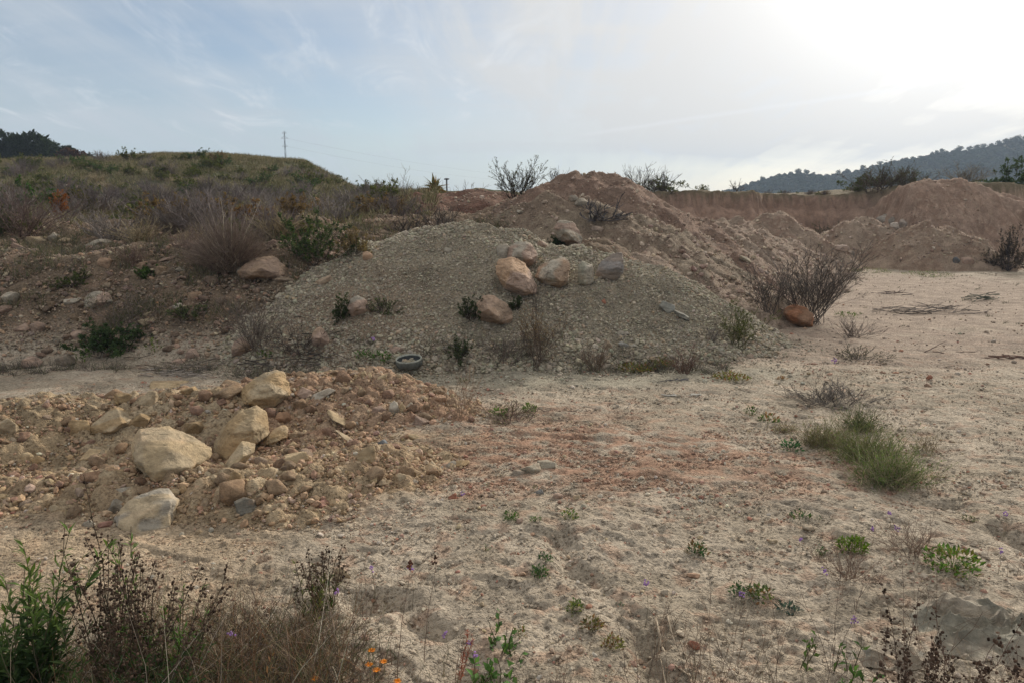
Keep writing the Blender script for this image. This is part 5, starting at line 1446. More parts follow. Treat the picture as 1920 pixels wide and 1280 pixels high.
# --- tall foreground weeds, rooted just below the picture
def leafy_plant(px, Y, h, label, seed, n=7, L=.07, col=LG, leaves=26, spread=.5, tipc=None, seeds=0, name='leafy_weed', stemc=C(.10, .09, .05), W=.20, r=.003):
    rng = np.random.RandomState(seed); b = near_at(px, Y)
    if px < 460: n = int(n * 1.9); leaves = int(leaves * 1.3)
    g = Geo(); D = fan(rng, n, spread, .8)
    B = np.stack([rng.randn(n) * .03, rng.randn(n) * .03, np.full(n, -.02)], 1)
    Pn = grow(rng, B, D, h * rng.uniform(.6, 1.08, n), 7, .18, .05)
    g.tubes(Pn, taper(np.full(n, r), 7, .4), tint(rng, n, stemc))
    parts = {'stem': (g, M_TWIG)}
    if leaves:
        f = Geo(); p, d, t = onstem(rng, Pn, leaves, .12 if not seeds else .0, 1.0 if not seeds else .5)
        m = len(p); dd = d * .85 + unit(rng.randn(m, 3)) * .75
        Ls = L * rng.uniform(.55, 1.15, m) * (1.15 - .55 * t)
        c = tint(rng, m, col, .2)
        if tipc is not None: q = sst(.6, 1, t)[:, None]; c = c * (1 - q) + tipc * q
        f.leaves(p, dd, Ls, Ls * W, c, rng, .12); parts['foliage'] = (f, M_LEAF)
    if seeds:
        p, d, t = onstem(rng, Pn, seeds, .35, 1.0); m = len(p)
        dd = unit(d * .6 + unit(rng.randn(m, 3)) * .8); l = rng.uniform(.015, .05, m) * (1.3 - t)
        tw = grow(rng, p, dd, l, 3, .2, .05); g.tubes(tw, taper(np.full(m, .0009), 3), tint(rng, m, stemc * .8))
        szs = rng.uniform(.0024, .0055, m); cs = tint(rng, m, C(.11, .072, .052), .3)
        for q in range(n):                                    # one spike of seeds on every stem
            sh = Geo(); k = slice(q * seeds, (q + 1) * seeds); sv = szs[k][:, None] * rng.uniform(.6, 1.5, (seeds, 3))
            sh.blobs(tw[k, -1], sv, cs[k]); parts['seed_spike' + '.%03d' % q] = (sh, M_LEAF)
    return plant(name, 'weed', label, parts, b)
leafy_plant(60, 2.15, .62, 'tall green leafy weed with lighter tips in the bottom left corner', 600, 10, .08, C(.045, .078, .03), 44, .34, C(.12, .18, .05))
leafy_plant(-10, 2.1, .42, 'green leafy weed cut by the left edge of the photo', 601, 9, .075, C(.04, .075, .028), 36, .5, C(.10, .15, .045))
leafy_plant(120, 2.0, .40, 'spreading dark leafy weed under the tall green one at bottom left', 602, 9, .06, C(.055, .085, .03), 22, .9)
leafy_plant(215, 2.25, .68, 'dark weed full of dry brown seed heads at bottom left', 603, 9, .04, C(.045, .08, .03), 16, .36, None, 46, 'seeding_weed', C(.10, .075, .05))
leafy_plant(262, 2.15, .50, 'broad dark seeding weed with green lower leaves at bottom left', 604, 12, .05, C(.045, .085, .03), 18, .62, None, 34, 'seeding_weed', C(.10, .075, .05))
leafy_plant(250, 2.45, .55, 'slender green tipped weed rising behind the seeding weeds', 605, 2, .05, C(.10, .16, .05), 30, .12, C(.17, .26, .08))
leafy_plant(345, 2.35, .32, 'short bright green leafy weed right of the seeding weeds', 606, 7, .05, C(.075, .15, .035), 20, .7)
leafy_plant(300, 2.05, .30, 'low dark green weed at the bottom left under the seeding weeds', 607, 12, .05, C(.035, .07, .025), 20, .9)
leafy_plant(600, 2.85, .33, 'dark green and brown weed with seed heads beside the pale stone', 608, 12, .04, C(.06, .09, .03), 16, .55, None, 22, 'seeding_weed', C(.12, .09, .06))
leafy_plant(585, 2.8, .22, 'olive leafy weed in front of the dark green and brown one', 609, 9, .045, C(.12, .14, .045), 16, .6)
leafy_plant(1690, 2.05, .46, 'slim weed with dark round seed heads at bottom right, left of three', 610, 6, .03, C(.10, .07, .05), 2, .45, None, 40, 'seeding_weed', C(.15, .10, .075), r=.002)
leafy_plant(1780, 2.0, .48, 'tall weed with dark round seed heads at bottom right, middle of three', 611, 8, .03, C(.10, .07, .05), 2, .5, None, 44, 'seeding_weed', C(.15, .10, .075), r=.002)
leafy_plant(1885, 1.95, .40, 'weed with dark seed heads at bottom right, rightmost of three', 612, 8, .03, C(.10, .07, .05), 2, .6, None, 36, 'seeding_weed', C(.15, .10, .075), r=.002)
leafy_plant(1600, 2.2, .18, 'broad leaved green plant at the bottom edge right of centre', 613, 7, .055, C(.06, .12, .035), 10, .7, W=.42)
leafy_plant(1580, 2.4, .20, 'sprig with two long green leaves at the bottom right', 614, 3, .05, C(.07, .13, .04), 5, .5, W=.35)
leafy_plant(1490, 2.45, .14, 'small broad leaved sprig at the bottom right', 615, 3, .04, C(.08, .13, .04), 5, .5, W=.5)
leafy_plant(912, 2.38, .13, 'broad leaved bright green plant at the bottom centre, lower of two', 616, 9, .05, C(.09, .18, .05), 6, .9, W=.6)
leafy_plant(935, 2.55, .15, 'broad leaved green plant at the bottom centre, upper of two', 617, 7, .04, C(.08, .15, .05), 6, .8, W=.6)
leafy_plant(440, 2.0, .30, 'dry brown leafy weed in the tangle at the bottom left', 618, 9, .04, C(.20, .11, .06), 10, .8)
leafy_plant(95, 1.9, .26, 'rusty dead weed at the bottom left corner', 619, 10, .04, C(.22, .11, .05), 12, .9)

def stalk(px, Y, h, label, seed, n=3, head=None, hc=C(.12, .07, .05), col=C(.17, .12, .09), spread=.25, fork=3, name='dry_stalk', r=.0016, fs=.008, cat='weed', part='seed_head'):
    rng = np.random.RandomState(seed); b = near_at(px, Y); g = Geo()
    D = fan(rng, n, spread); Pn = grow(rng, np.zeros((n, 3)) - [0, 0, .01], D, h * rng.uniform(.75, 1.05, n), 7, .2, .05)
    g.tubes(Pn, taper(np.full(n, r), 7, .5), tint(rng, n, col)); tips = Pn[:, -1]
    if fork:
        p, d, t = onstem(rng, Pn, fork, .35, .95); m = len(p)
        tw = grow(rng, p, unit(d + .7 * rng.randn(m, 3) * np.array([1, 1, .3])), h * rng.uniform(.12, .35, m), 4, .2, .06)
        g.tubes(tw, taper(np.full(m, r * .6), 4, .5), tint(rng, m, col)); tips = np.concatenate([tips, tw[:, -1]])
    parts = {'stem': (g, M_TWIG)}
    if head:
        f = Geo(); q = tips[:head]
        k = 7; QQ = np.repeat(q, k, 0) + rng.randn(len(q) * k, 3) * fs * .7
        f.blobs(QQ, np.full(len(QQ), fs * .5), tint(rng, len(QQ), hc, .15)); parts[part] = (f, M_LEAF)
    return plant(name, cat, label, parts, b)
stalk(795, 2.45, .50, 'tall thin stalk with a dark seed head left of bottom centre, right one', 700, 1, 1, spread=.05, fork=1, fs=.010)
stalk(745, 2.35, .50, 'tall thin stalk with a red brown seed head left of bottom centre, left one', 701, 1, 1, C(.20, .09, .06), spread=.2, fork=1, fs=.012)
ST = [(1320, 2.1, .45), (1380, 2.2, .38), (1425, 2.15, .36), (1460, 2.3, .34), (1250, 2.2, .30), (1200, 2.15, .34), (1350, 2.35, .40), (1300, 2.3, .30), (1530, 2.2, .38), (1000, 2.05, .30), (1050, 2.1, .26), (1560, 2.4, .40), (1750, 2.3, .36), (1230, 2.5, .30), (1700, 2.6, .30), (650, 2.3, .40), (560, 2.2, .34), (500, 2.4, .40), (470, 2.2, .36), (700, 2.15, .36)]
rs = np.random.RandomState(77)
for i, (px, Y, h) in enumerate(ST):
    o = stalk(px, Y, h, None, 720 + i, rs.randint(2, 6), None, col=[C(.17, .12, .085), C(.24, .17, .12), C(.13, .095, .075)][i % 3], spread=.4, fork=4, r=.0013)
    o['group'] = 'thin forked dry stalks along the bottom of the photo'; FILL.append((o, 'thin forked brown', 'dry stalk'))
for i, (px, py, hh) in enumerate([(697, 1062, .22), (770, 1066, .2), (835, 1188, .12), (882, 1205, .12), (893, 1228, .08), (434, 1186, .2), (630, 1110, .16), (866, 925, .04), (1212, 1092, .2), (1548, 1070, .1), (1636, 990, .1), (1388, 1112, .08), (1886, 962, .14), (1875, 1032, .12), (1668, 962, .1), (1600, 1160, .08), (1502, 1010, .1), (1680, 990, .05), (700, 636, .1), (1565, 675, .1)]):
    # the flower shows at (px, py); its foot stands hh lower on the ground
    d = ray(px, py); Yh = np.linspace(1.6, 9, 700); k = Yh / d[1]; zz = CAMZ + d[2] * k
    j = np.nonzero(zz < hh + H(d[0] * k, Yh))[0][0]; p = np.array([d[0] * k[j], Yh[j], zz[j]])
    rng_ = np.random.RandomState(800 + i); g = Geo(); base = np.array([p[0], p[1], p[2] - hh]); k = max(1.0, p[1] / 4)
    Pn = np.array([[[0.0, 0, -.01], [.01, .0, hh * .5], [0, 0, hh]]]); g.tubes(Pn, taper(np.array([.0014 * k]), 3), tint(rng_, 1, C(.16, .14, .09)))
    f = Geo(); q = rng_.randn(9, 3) * .006 * k + [0, 0, hh]; f.blobs(q, np.full(9, .0042 * k), tint(rng_, 9, PURP, .15))
    o = plant('purple_flower', 'flower', None, {'stem': (g, M_TWIG), 'flower': (f, M_LEAF)}, base)
    o['group'] = 'small purple flowers on thin stems'; FILL.append((o, 'small purple', 'flower'))
for i, (px, py) in enumerate([(697, 1219), (719, 1240), (692, 1246), (706, 1256), (590, 1272), (745, 1277)]):
    b = flat(px, py, .05); rng_ = np.random.RandomState(840 + i); g = Geo()
    g.tubes(np.array([[[0, 0, -.05], [.004, 0, -.02], [0, 0, 0.]]]), taper(np.array([.0014]), 3), tint(rng_, 1, C(.14, .16, .06)))
    f = Geo(); n = 14; a = np.arange(n) * 6.283 / n
    f.leaves(np.zeros((n, 3)), np.stack([np.cos(a), np.sin(a), np.full(n, .35)], 1), np.full(n, .016), np.full(n, .007), tint(rng_, n, C(.80, .30, .03), .1), rng_, .1)
    o = plant('orange_flower', 'flower', None, {'stem': (g, M_TWIG), 'flower': (f, M_LEAF)}, b)
    o['group'] = 'orange flowers at the bottom edge'; FILL.append((o, 'bright orange', 'flower'))
# reddish plume of grass
b = near_at(850, 2.3); rng_ = np.random.RandomState(860); g = Geo(); f = Geo()
Pn = grow(rng_, np.zeros((5, 3)), unit(np.array([[.22, .1, 1.]]) + .10 * rng_.randn(5, 3)), np.full(5, .26), 7, .05, .02)
g.tubes(Pn, taper(np.full(5, .0015), 7), tint(rng_, 5, C(.28, .18, .12))); p, d, t = onstem(rng_, Pn[:2], 120, .35, 1)
f.leaves(p, d + .5 * rng_.randn(len(p), 3), np.full(len(p), .016), np.full(len(p), .003), tint(rng_, len(p), C(.30, .12, .10)), rng_)
plant('plume_grass', 'grass', 'reddish feathery grass plume at the bottom centre', {'stem': (g, M_TWIG), 'plume': (f, M_LEAF)}, b)
# dry tangle in the bottom left
def tangle_m(x, y):
    px = 960 + x / (y * CP + CAMZ * SP) * F
    a = sst(760, 560, px) * sst(2.95, 2.3, y + .25 * fbm(x / .3, y / .3, 99, 2) + .4 * sst(300, 0, px)); return a
x, y = sample(rng, 3400, (-2.4, 0, 1.55, 3.1), tangle_m)
grass_stuff('dry_tangle', 'tangle of dry brown grass and wiry stems in the bottom left', x, y, .24, .0012, [C(.24, .17, .10), C(.15, .10, .065), C(.11, .08, .06), C(.32, .25, .16), C(.22, .11, .055), C(.09, .075, .065), C(.09, .11, .04)], 8, 101, spread=1.35, bend=1.4)
x, y = sample(rng, 1500, (-2.4, 0, 1.55, 3.1), tangle_m)
grass_stuff('dark_litter', 'low dark brown leaf litter and stems under the dry tangle', x, y, .10, .0022, [C(.12, .08, .05), C(.17, .10, .06), C(.07, .06, .045), C(.07, .09, .035)], 9, 105, spread=1.5, bend=1.6)
x, y = sample(rng, 260, (-2.4, 0, 1.6, 2.9), tangle_m)
grass_stuff('pale_stems', 'long pale arching dead stems over the dry tangle at bottom left', x, y, .48, .0017, [C(.42, .36, .28), C(.32, .26, .19)], 1, 102, spread=1.0, bend=1.1)
def right_m(x, y):
    px = 960 + x / (y * CP + CAMZ * SP) * F
    return sst(2.9, 2.1, y) * sst(960, 1200, px) * .5 + .25 * sst(3.8, 3.0, y) * sst(1500, 1650, px)
x, y = sample(rng, 900, (0, 2.6, 1.6, 3.8), right_m)
grass_stuff('wiry_weeds', 'sparse wiry dry stems on the crust at the bottom right', x, y, .24, .0010, [C(.20, .14, .10), C(.16, .11, .085), C(.30, .23, .16)], 4, 103, spread=1.1, bend=.9)
def strip_m(x, y):
    return sst(2.35, 1.9, y + .3 * fbm(x / .4, y / .4, 108, 3)) * .8
x, y = sample(rng, 1500, (-.6, 2.2, 1.6, 2.6), strip_m)
grass_stuff('edge_weeds', 'thin dry brown stems and litter along the bottom edge', x, y, .20, .0011, [C(.20, .14, .09), C(.13, .09, .065), C(.28, .21, .14), C(.10, .11, .05)], 5, 109, spread=1.2, bend=1.0)
def drift_m(x, y):
    return sst(.22, .42, fbm(x / .5, y / .35, 106, 3)) * sst(.2, .05, ground_base(x, y)) * sst(5.5, 3, y) * (np.abs(x) < .85 * y) * (x > -.6)
x, y = sample(rng, 2400, (-1, 4, 1.8, 5.5), drift_m)
grass_stuff('seedlings', 'scattered drifts of tiny dry stems and seedlings on the crust', x, y, .045, .0009, [C(.24, .18, .12), C(.15, .12, .08), C(.12, .15, .06), C(.30, .24, .16)], 4, 107, spread=1.2, bend=.8)
#@@THINGS

# ------------------------------------------------------------------ tub, cloth, sticks
M_RUBBER = material('weathered_rubber', lambda t: bsdf(t, scaled(t, attr(t), t.ramp(t.noise(coord(t), 30, 6, .6), .3, .7, .75, 1.3)), .75, bump(t, t.noise(coord(t), 60, 5, .6), .004, .7), .3))
def lathe(prof, n=48):
    prof = np.array(prof); a = np.arange(n) * 2 * np.pi / n; k = len(prof)
    V = np.stack([prof[:, None, 0] * np.cos(a), prof[:, None, 0] * np.sin(a), np.repeat(prof[:, 1:2], n, 1)], -1).reshape(-1, 3)
    i = np.arange(k - 1)[:, None] * n; j = np.arange(n)[None]; j2 = (j + 1) % n
    return V, np.stack([i + j, i + j2, i + n + j2, i + n + j], -1).reshape(-1, 4)
b = hit(768, 690); R = m_of(52, b) / 2
tub = link('rubber_tub', None, loc=b + np.array([0, 0, .018]), rot=(math.radians(9), math.radians(-3), 0), label='round grey green rubber tub lying open at the foot of the gravel heap', cat='tub')
def col_n(V, c): return np.repeat(np.array(c)[None], len(V), 0)
V, Fq = lathe([(R * .86, 0), (R * .95, .012), (R * 1.0, .035), (R * 1.0, .055), (R * .97, .072)]); link('wall', mesh_from('wall', V, Fq, M_RUBBER, col_n(V, (.10, .10, .085))), tub)
V, Fq = lathe([(R * .97, .072), (R * .965, .082), (R * .92, .086), (R * .87, .080), (R * .86, .07)]); link('rim', mesh_from('rim', V, Fq, M_RUBBER, col_n(V, (.30, .30, .25))), tub)
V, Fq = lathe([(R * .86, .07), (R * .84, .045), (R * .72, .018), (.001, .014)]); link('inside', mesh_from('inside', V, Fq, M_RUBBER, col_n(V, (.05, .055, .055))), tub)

def cloth(px, py, rx, ry, seed, label, col, rot=0.0):
    c = flat(px, py); n = 300
    u, v = np.meshgrid(np.linspace(-1.15, 1.15, n), np.linspace(-1.15, 1.15, n), indexing='ij'); u = u.ravel(); v = v.ravel()
    x = c[0] + u * rx; y = c[1] + v * ry
    q = np.hypot(u, v) + .28 * fbm(u * 1.4, v * 1.4, seed, 4)
    w = .06 * perlin(x / .2, y / .2, seed + 9)
    wx_ = x + .10 * fbm(x / .3, y / .3, seed + 4, 3); wy_ = y + .10 * fbm(x / .3, y / .3, seed + 6, 3)
    a1 = wx_ * .8 + wy_ * .6; a2 = -wx_ * .6 + wy_ * .8
    fold = np.clip(1 - 2.2 * np.abs(perlin(a1 / .30, a2 / .12, seed + 1)), 0, 1) ** 1.5 * .040 + np.clip(1 - 2.5 * np.abs(perlin(a2 / .13, a1 / .06, seed + 2)), 0, 1) ** 1.5 * .016 + .018 * fbm(x / .16, y / .16, seed + 3, 3)
    z = ground_mid(x, y) + .006 + fold * sst(1.0, .6, q)
    keep = q < 1
    idx = np.arange(n * n).reshape(n, n); f = np.stack([idx[:-1, :-1], idx[1:, :-1], idx[1:, 1:], idx[:-1, 1:]], -1).reshape(-1, 4)
    f = f[keep[f].all(1)]; used_ = np.unique(f); rm = np.full(n * n, -1); rm[used_] = np.arange(len(used_))
    V = np.stack([x, y, z], 1)[used_]; V0 = np.array([c[0], c[1], 0.])
    cc = lerp(np.repeat(np.array(col)[None], len(V), 0), PALE * .85, .95 * sst(-.25, .12, fbm(V[:, 0] / .25, V[:, 1] / .25, seed + 5, 4)))
    me = mesh_from('cloth', V - V0, rm[f], M_CLOTH, cc)
    o = link('discarded_sheet', me, loc=V0, label=label, cat='plastic sheet')
    md = o.modifiers.new('thick', 'SOLIDIFY'); md.thickness = .003
M_CLOTH = material('dirty_sheet', lambda t: bsdf(t, scaled(t, attr(t), t.ramp(t.noise(coord(t), 20, 8, .65), .3, .7, .7, 1.2)), .85, bump(t, t.noise(coord(t), 26, 8, .7, 1.5), .022, 1.0), .12))
cloth(1850, 1185, .25, .26, 20, 'crumpled grey green dirty sheet half buried at the bottom right', (.31, .285, .225))
cloth(1665, 1232, .15, .07, 26, 'small crumpled pale sheet beside the larger one at the bottom right', (.30, .285, .24))

def sticks(px, py, wpx, n, label, seed, col, r=.006, L=None, hgt=.04, name='brushwood', depth=.4, rot=.35):
    rng = np.random.RandomState(seed); b = hit(px, py); W = m_of(wpx, b)
    B = np.stack([rng.uniform(-.5, .5, n) * W, rng.randn(n) * W * depth * .3, np.zeros(n)], 1)
    wx = B[:, 0] + b[0]; wy = B[:, 1] + b[1]; B[:, 2] = H(wx, wy) - b[2] + rng.uniform(.0, hgt, n)
    D = np.stack([rng.choice([-1, 1], n) * np.ones(n), rng.randn(n) * rot, rng.randn(n) * .08], 1)
    Ls = W * (L or .45) * rng.uniform(.4, 1.2, n)
    Pn = grow(rng, B - D * (Ls * .5)[:, None], D, Ls, 6, .25, .06)
    g = Geo(); g.tubes(Pn, taper(np.full(n, r), 6, .5), tint(rng, n, col, .25), 4)
    p, d, t = onstem(rng, Pn, 2); tw = grow(rng, p, d + .6 * rng.randn(*d.shape) * np.array([1, 1, .25]), np.repeat(Ls, 2) * .3, 4, .3, .08)
    g.tubes(tw, taper(np.full(len(p), r * .5), 4), tint(rng, len(p), col, .25))
    link(name, g.mesh(name, M_TWIG), loc=b, label=label, cat='dead wood')
sticks(1742, 586, 140, 34, 'long flat heap of dark dead twigs lying across the track at right', 1, C(.17, .145, .125), .006, .5, .07)
sticks(1845, 562, 60, 22, 'small heap of grey green twigs on the track near the right edge', 2, C(.14, .145, .11), .009, .5, .10)
sticks(1672, 551, 54, 7, 'thin dark fallen branch on the far part of the track', 3, C(.12, .09, .08), .010, .8, .03)
sticks(1870, 672, 90, 7, 'reddish brown fallen branches on the track at the right edge', 4, C(.15, .09, .07), .008, .8, .02)
sticks(1790, 660, 90, 5, 'thin fallen twigs lying left of the reddish brown branches', 5, C(.14, .10, .08), .006, .7, .01)
sticks(1810, 985, 110, 16, 'small brown brushwood by the furrow near the right edge', 6, C(.17, .12, .09), .0025, .4, .015)
sticks(328, 704, 130, 46, 'silvery driftwood twigs on the pale strip before the left bank', 7, C(.30, .26, .22), .005, .28, .04)
sticks(330, 690, 190, 10, 'long thin dead branches along the foot of the left bank', 8, C(.20, .16, .12), .007, .6, .02)
sticks(400, 690, 150, 6, 'pale fallen branch slanting up from the strip before the bank', 9, C(.24, .20, .16), .008, .7, .03)
sticks(560, 678, 190, 24, 'dark fallen branches at the left foot of the gravel heap', 10, C(.10, .085, .075), .006, .5, .05)
sticks(1050, 775, 90, 7, 'thin twigs trailing right of the straggling brown weeds', 11, C(.14, .10, .08), .003, .7, .01)
sticks(1290, 742, 70, 2, 'pale split log lying on the runoff below the olive green bush', 12, C(.36, .33, .28), .014, .9, .01, depth=.1, rot=.05)
sticks(1260, 715, 60, 9, 'dark twig litter below the olive green bush', 13, C(.13, .12, .12), .005, .5, .02)
sticks(60, 1180, 120, 10, 'broken dry sticks under the leafy weeds at bottom left', 14, C(.2, .15, .11), .002, .4, .02)
sticks(560, 975, 130, 3, 'single long thin twig lying in front of the rubble', 15, C(.13, .10, .08), .002, .8, .02)
sticks(1625, 905, 60, 3, 'thin dry twig on the crust left of the big green weed', 16, C(.18, .13, .10), .0025, .8, .01) if False else None
def root(pxs, label, r, seed):
    p = np.array([flat(*q) for q in pxs]); t = np.linspace(0, len(p) - 1, 24); i = np.minimum(t.astype(int), len(p) - 2); f = (t - i)[:, None]
    Q = p[i] * (1 - f) + p[i + 1] * f
    for _ in range(3): Q[1:-1] = (Q[:-2] + Q[1:-1] * 2 + Q[2:]) / 4
    Q[:, 2] = H(Q[:, 0], Q[:, 1]) + .012 + .012 * np.sin(np.linspace(0, 6, 24) + seed)
    b = Q[0].copy(); g = Geo(); rng = np.random.RandomState(seed)
    g.tubes((Q - b)[None], np.linspace(r, r * .45, 24)[None], np.array([[.36, .29, .21]]), 7)
    link('root', g.mesh('root', M_TWIG, True), loc=b, label=label, cat='root')
root([(1228, 1165), (1240, 1205), (1262, 1240), (1300, 1275)], 'pale woody root curving over the crust at the bottom centre, inner one', .006, 1)
root([(1250, 1160), (1262, 1195), (1290, 1230), (1345, 1270)], 'pale woody root curving over the crust at the bottom centre, outer one', .004, 2)
root([(1236, 1195), (1238, 1230), (1252, 1285)], 'short thin pale root left of the two curving ones', .003, 3)

# ------------------------------------------------------------------ trees, far hill, pylon
def crown_geo(rng, w, h, n, leaf, col, lobes=9, z0=0.0):
    c = rng.uniform(-1, 1, (lobes, 3)) * np.array([w * .32, w * .28, h * .25]) + np.array([0, 0, z0 + h * .5])
    r = rng.uniform(.20, .34, lobes) * w
    k = rng.randint(0, lobes, n); d = unit(rng.randn(n, 3)); q = rng.uniform(.55, 1.0, n) ** .5
    Pp = c[k] + d * (r[k] * q)[:, None] * np.array([1, 1, .8 * h / w + .2])
    Pp += .05 * w * np.stack([perlin3(Pp / w * 6, 5), perlin3(Pp / w * 6, 6), perlin3(Pp / w * 6, 7)], 1)
    g = Geo(); g.leaves(Pp, d + .8 * rng.randn(n, 3), leaf * rng.uniform(.6, 1.3, n), leaf * .5 * np.ones(n), tint(rng, n, col, .22), rng)
    return g, c
def tree(px, py_top, wpx, Y, h, label, seed, col, n=2600, leaf=.3, group=None, name='tree'):
    rng = np.random.RandomState(seed); top = P(px, py_top, Y); w = wpx * Y / F
    g, c = crown_geo(rng, w, h * .8, n, leaf, col, z0=h * .2)
    tr = Geo(); m = len(c)
    Pn = np.stack([np.zeros((m, 3)), c * np.array([.2, .2, .45]), c], 1); tr.tubes(Pn, np.repeat(np.array([[w * .03, w * .02, w * .008]]), m, 0), tint(rng, m, C(.07, .055, .045)), 5)
    return plant(name, 'tree', label, {'trunk': (tr, M_TWIG), 'crown': (g, M_LEAF)}, (top[0], top[1], top[2] - h), group)
tree(28, 243, 120, 74, 6.6, 'largest dark round tree on the skyline at the far left', 1, C(.02, .032, .016), 13000, .46)
tree(-40, 252, 110, 76, 6.0, 'dark tree cut by the left edge of the photo', 2, C(.02, .032, .016), 10000, .46)
tree(78, 260, 70, 76, 5.0, 'dark round tree on the skyline, second from the left', 3, C(.022, .034, .017), 8000, .42)
tree(108, 274, 50, 78, 3.6, 'smaller dark tree on the skyline, third from the left', 4, C(.022, .034, .018), 5000, .38)
tree(133, 279, 46, 74, 3.2, 'reddish brown round tree on the skyline behind the grassy hill', 5, C(.08, .038, .025), 4600, .36)
tree(165, 286, 22, 78, 2.4, 'tiny dark tree on the skyline right of the reddish one', 6, C(.03, .042, .026), 900, .24)
tree(226, 286, 18, 80, 2.2, 'tiny lone dark tree on the skyline of the grassy hill', 7, C(.03, .042, .026), 700, .24)
tree(240, 291, 12, 80, 1.8, 'tiniest lone tree on the skyline of the grassy hill', 8, C(.03, .042, .026), 500, .24)
# brown palm like shrub on the skyline
b = P(815, 376, 19); rng_ = np.random.RandomState(9); g = Geo(); f = Geo()
g.tubes(np.array([[[0, 0, -.2], [0, 0, .1], [0, 0, .28]]]), np.array([[.06, .05, .05]]), np.array([[.13, .09, .06]]), 6)
D = fan(rng_, 90, 1.9, .9); f.leaves(np.zeros((90, 3)) + [0, 0, .26], D, .42 * rng_.uniform(.6, 1.1, 90), np.full(90, .045), pick(rng_, 90, [C(.19, .12, .06), C(.12, .11, .05)]), rng_)
plant('palm_shrub', 'shrub', 'small brown palm like shrub standing alone on the middle skyline', {'trunk': (g, M_TWIG), 'foliage': (f, M_LEAF)}, b)

M_STEEL = material('galvanised_steel', lambda t: bsdf(t, scaled(t, attr(t), t.ramp(t.noise(coord(t), 2, 4), .3, .7, .8, 1.2)), .6, None, .4))
def lattice(px, py_top, py_base, Y, label, wpx=4.5):
    top = P(px, py_top, Y); k = Y / F; h = 34.0; w = wpx * k
    e = link('lattice_pylon', None, loc=(top[0], top[1], top[2] - h), label=label, cat='pylon')
    g = Geo(); nb = 14; zs = np.linspace(0, h, nb + 1); ws = np.linspace(w, w * .25, nb + 1)
    cor = np.array([[-1, -1], [1, -1], [1, 1], [-1, 1]]) / 2
    S = []
    for i in range(4):
        S.append([[cor[i, 0] * ws[0], cor[i, 1] * ws[0], 0], [cor[i, 0] * ws[-1], cor[i, 1] * ws[-1], h]])
        j = (i + 1) % 4
        for a in range(nb):
            p, q = (i, j) if a % 2 else (j, i)
            S.append([[cor[p, 0] * ws[a], cor[p, 1] * ws[a], zs[a]], [cor[q, 0] * ws[a + 1], cor[q, 1] * ws[a + 1], zs[a + 1]]])
    S = np.array(S); g.tubes(S, np.full((len(S), 2), .04), np.repeat(C(.22, .23, .25)[None], len(S), 0), 4)
    link('mast', g.mesh('mast', M_STEEL), e)
    for z, ww in ((h * .93, 2.6), (h * .84, 2.2), (h * .985, 1.8)):
        a = Geo(); S = np.array([[[-ww / 2, 0, z], [ww / 2, 0, z]], [[-ww / 2, 0, z], [0, 0, z + .9]], [[ww / 2, 0, z], [0, 0, z + .9]]])
        a.tubes(S, np.full((3, 2), .05), np.repeat(C(.22, .23, .25)[None], 3, 0), 4); link('crossarm', a.mesh('crossarm', M_STEEL), e)
    return top
ptop = lattice(533, 248, 297, 300, 'thin steel lattice pylon rising behind the grassy hill')
wx = []
t_ = np.linspace(0, 1, 30)
for dz in (0, 1):
    A = ptop + np.array([0, 0, -2.2 - 3 * dz]); B_ = P(1240 - 80 * dz, 336, 560)
    q = A[None] * (1 - t_)[:, None] + B_[None] * t_[:, None]; q[:, 2] -= 14 * t_ * (1 - t_) * 2
    g = Geo(); g.tubes((q - A)[None], np.full((1, 30), .022), np.array([[.20, .21, .23]]), 3)
    link('power_line', g.mesh('power_line', M_STEEL), loc=A, label=['upper thin power line running right from the pylon', 'lower thin power line running right from the pylon'][dz], cat='cable')
b = P(838, 372, 26); g = Geo(); g.tubes(np.array([[[0, 0, -.6], [0, 0, .2], [0, 0, .62]]]), np.full((1, 3), .03), np.array([[.13, .13, .14]]), 6)
f = Geo(); f.blobs(np.array([[0, 0, .64]]), np.array([[.11, .06, .035]]), np.array([[.12, .12, .13]]))
plant('marker_post', 'post', 'tiny dark post with a flat head on the middle skyline', {'pole': (g, M_STEEL), 'head': (f, M_STEEL)}, b)

# the wooded hill on the right
HY_ = 430
HP = [P(1300, 392, HY_), P(1425, 356, HY_), P(1470, 341, HY_), P(1502, 327, HY_), P(1560, 339, HY_ + 10), P(1600, 334, HY_ + 10), P(1700, 302, HY_ + 20), P(1800, 285, HY_ + 20), P(1920, 266, HY_ + 20), P(2150, 236, HY_ + 30), P(2600, 230, HY_ + 60), P(3400, 330, HY_ + 60)]
def far_hill(x, y):
    return seg_field(x, y, HP, r=9, slope=.30, k=2, slope_back=.25) + 1.6 * perlin(x / 45, y / 45, 120) + .9 * perlin(x / 14, y / 14, 121)
def hill_h(x, y):
    e = 4.5 * sst(0, 60, far_hill(x, y)); return far_hill(x, y) - 1.2
xs = np.arange(20, 900, 3.0); ys = np.arange(250, 640, 3.0); X, Yg = np.meshgrid(xs, ys, indexing='ij'); x = X.ravel(); y = Yg.ravel(); z = hill_h(x, y)
idx = np.arange(len(x)).reshape(X.shape); q = np.stack([idx[:-1, :-1], idx[1:, :-1], idx[1:, 1:], idx[:-1, 1:]], -1).reshape(-1, 4); q = q[(z > -3)[q].any(1)]
cc = lerp(np.repeat(C(.05, .055, .03)[None], len(x), 0), C(.15, .13, .08), sst(.2, .5, fbm(x / 40, y / 40, 122, 4)))
link('wooded_hill', mesh_from('wooded_hill', np.stack([x, y, z], 1), q, M_FAR, cc), kind='structure', label='bluish wooded hill on the right behind the quarry')
rng = np.random.RandomState(31)
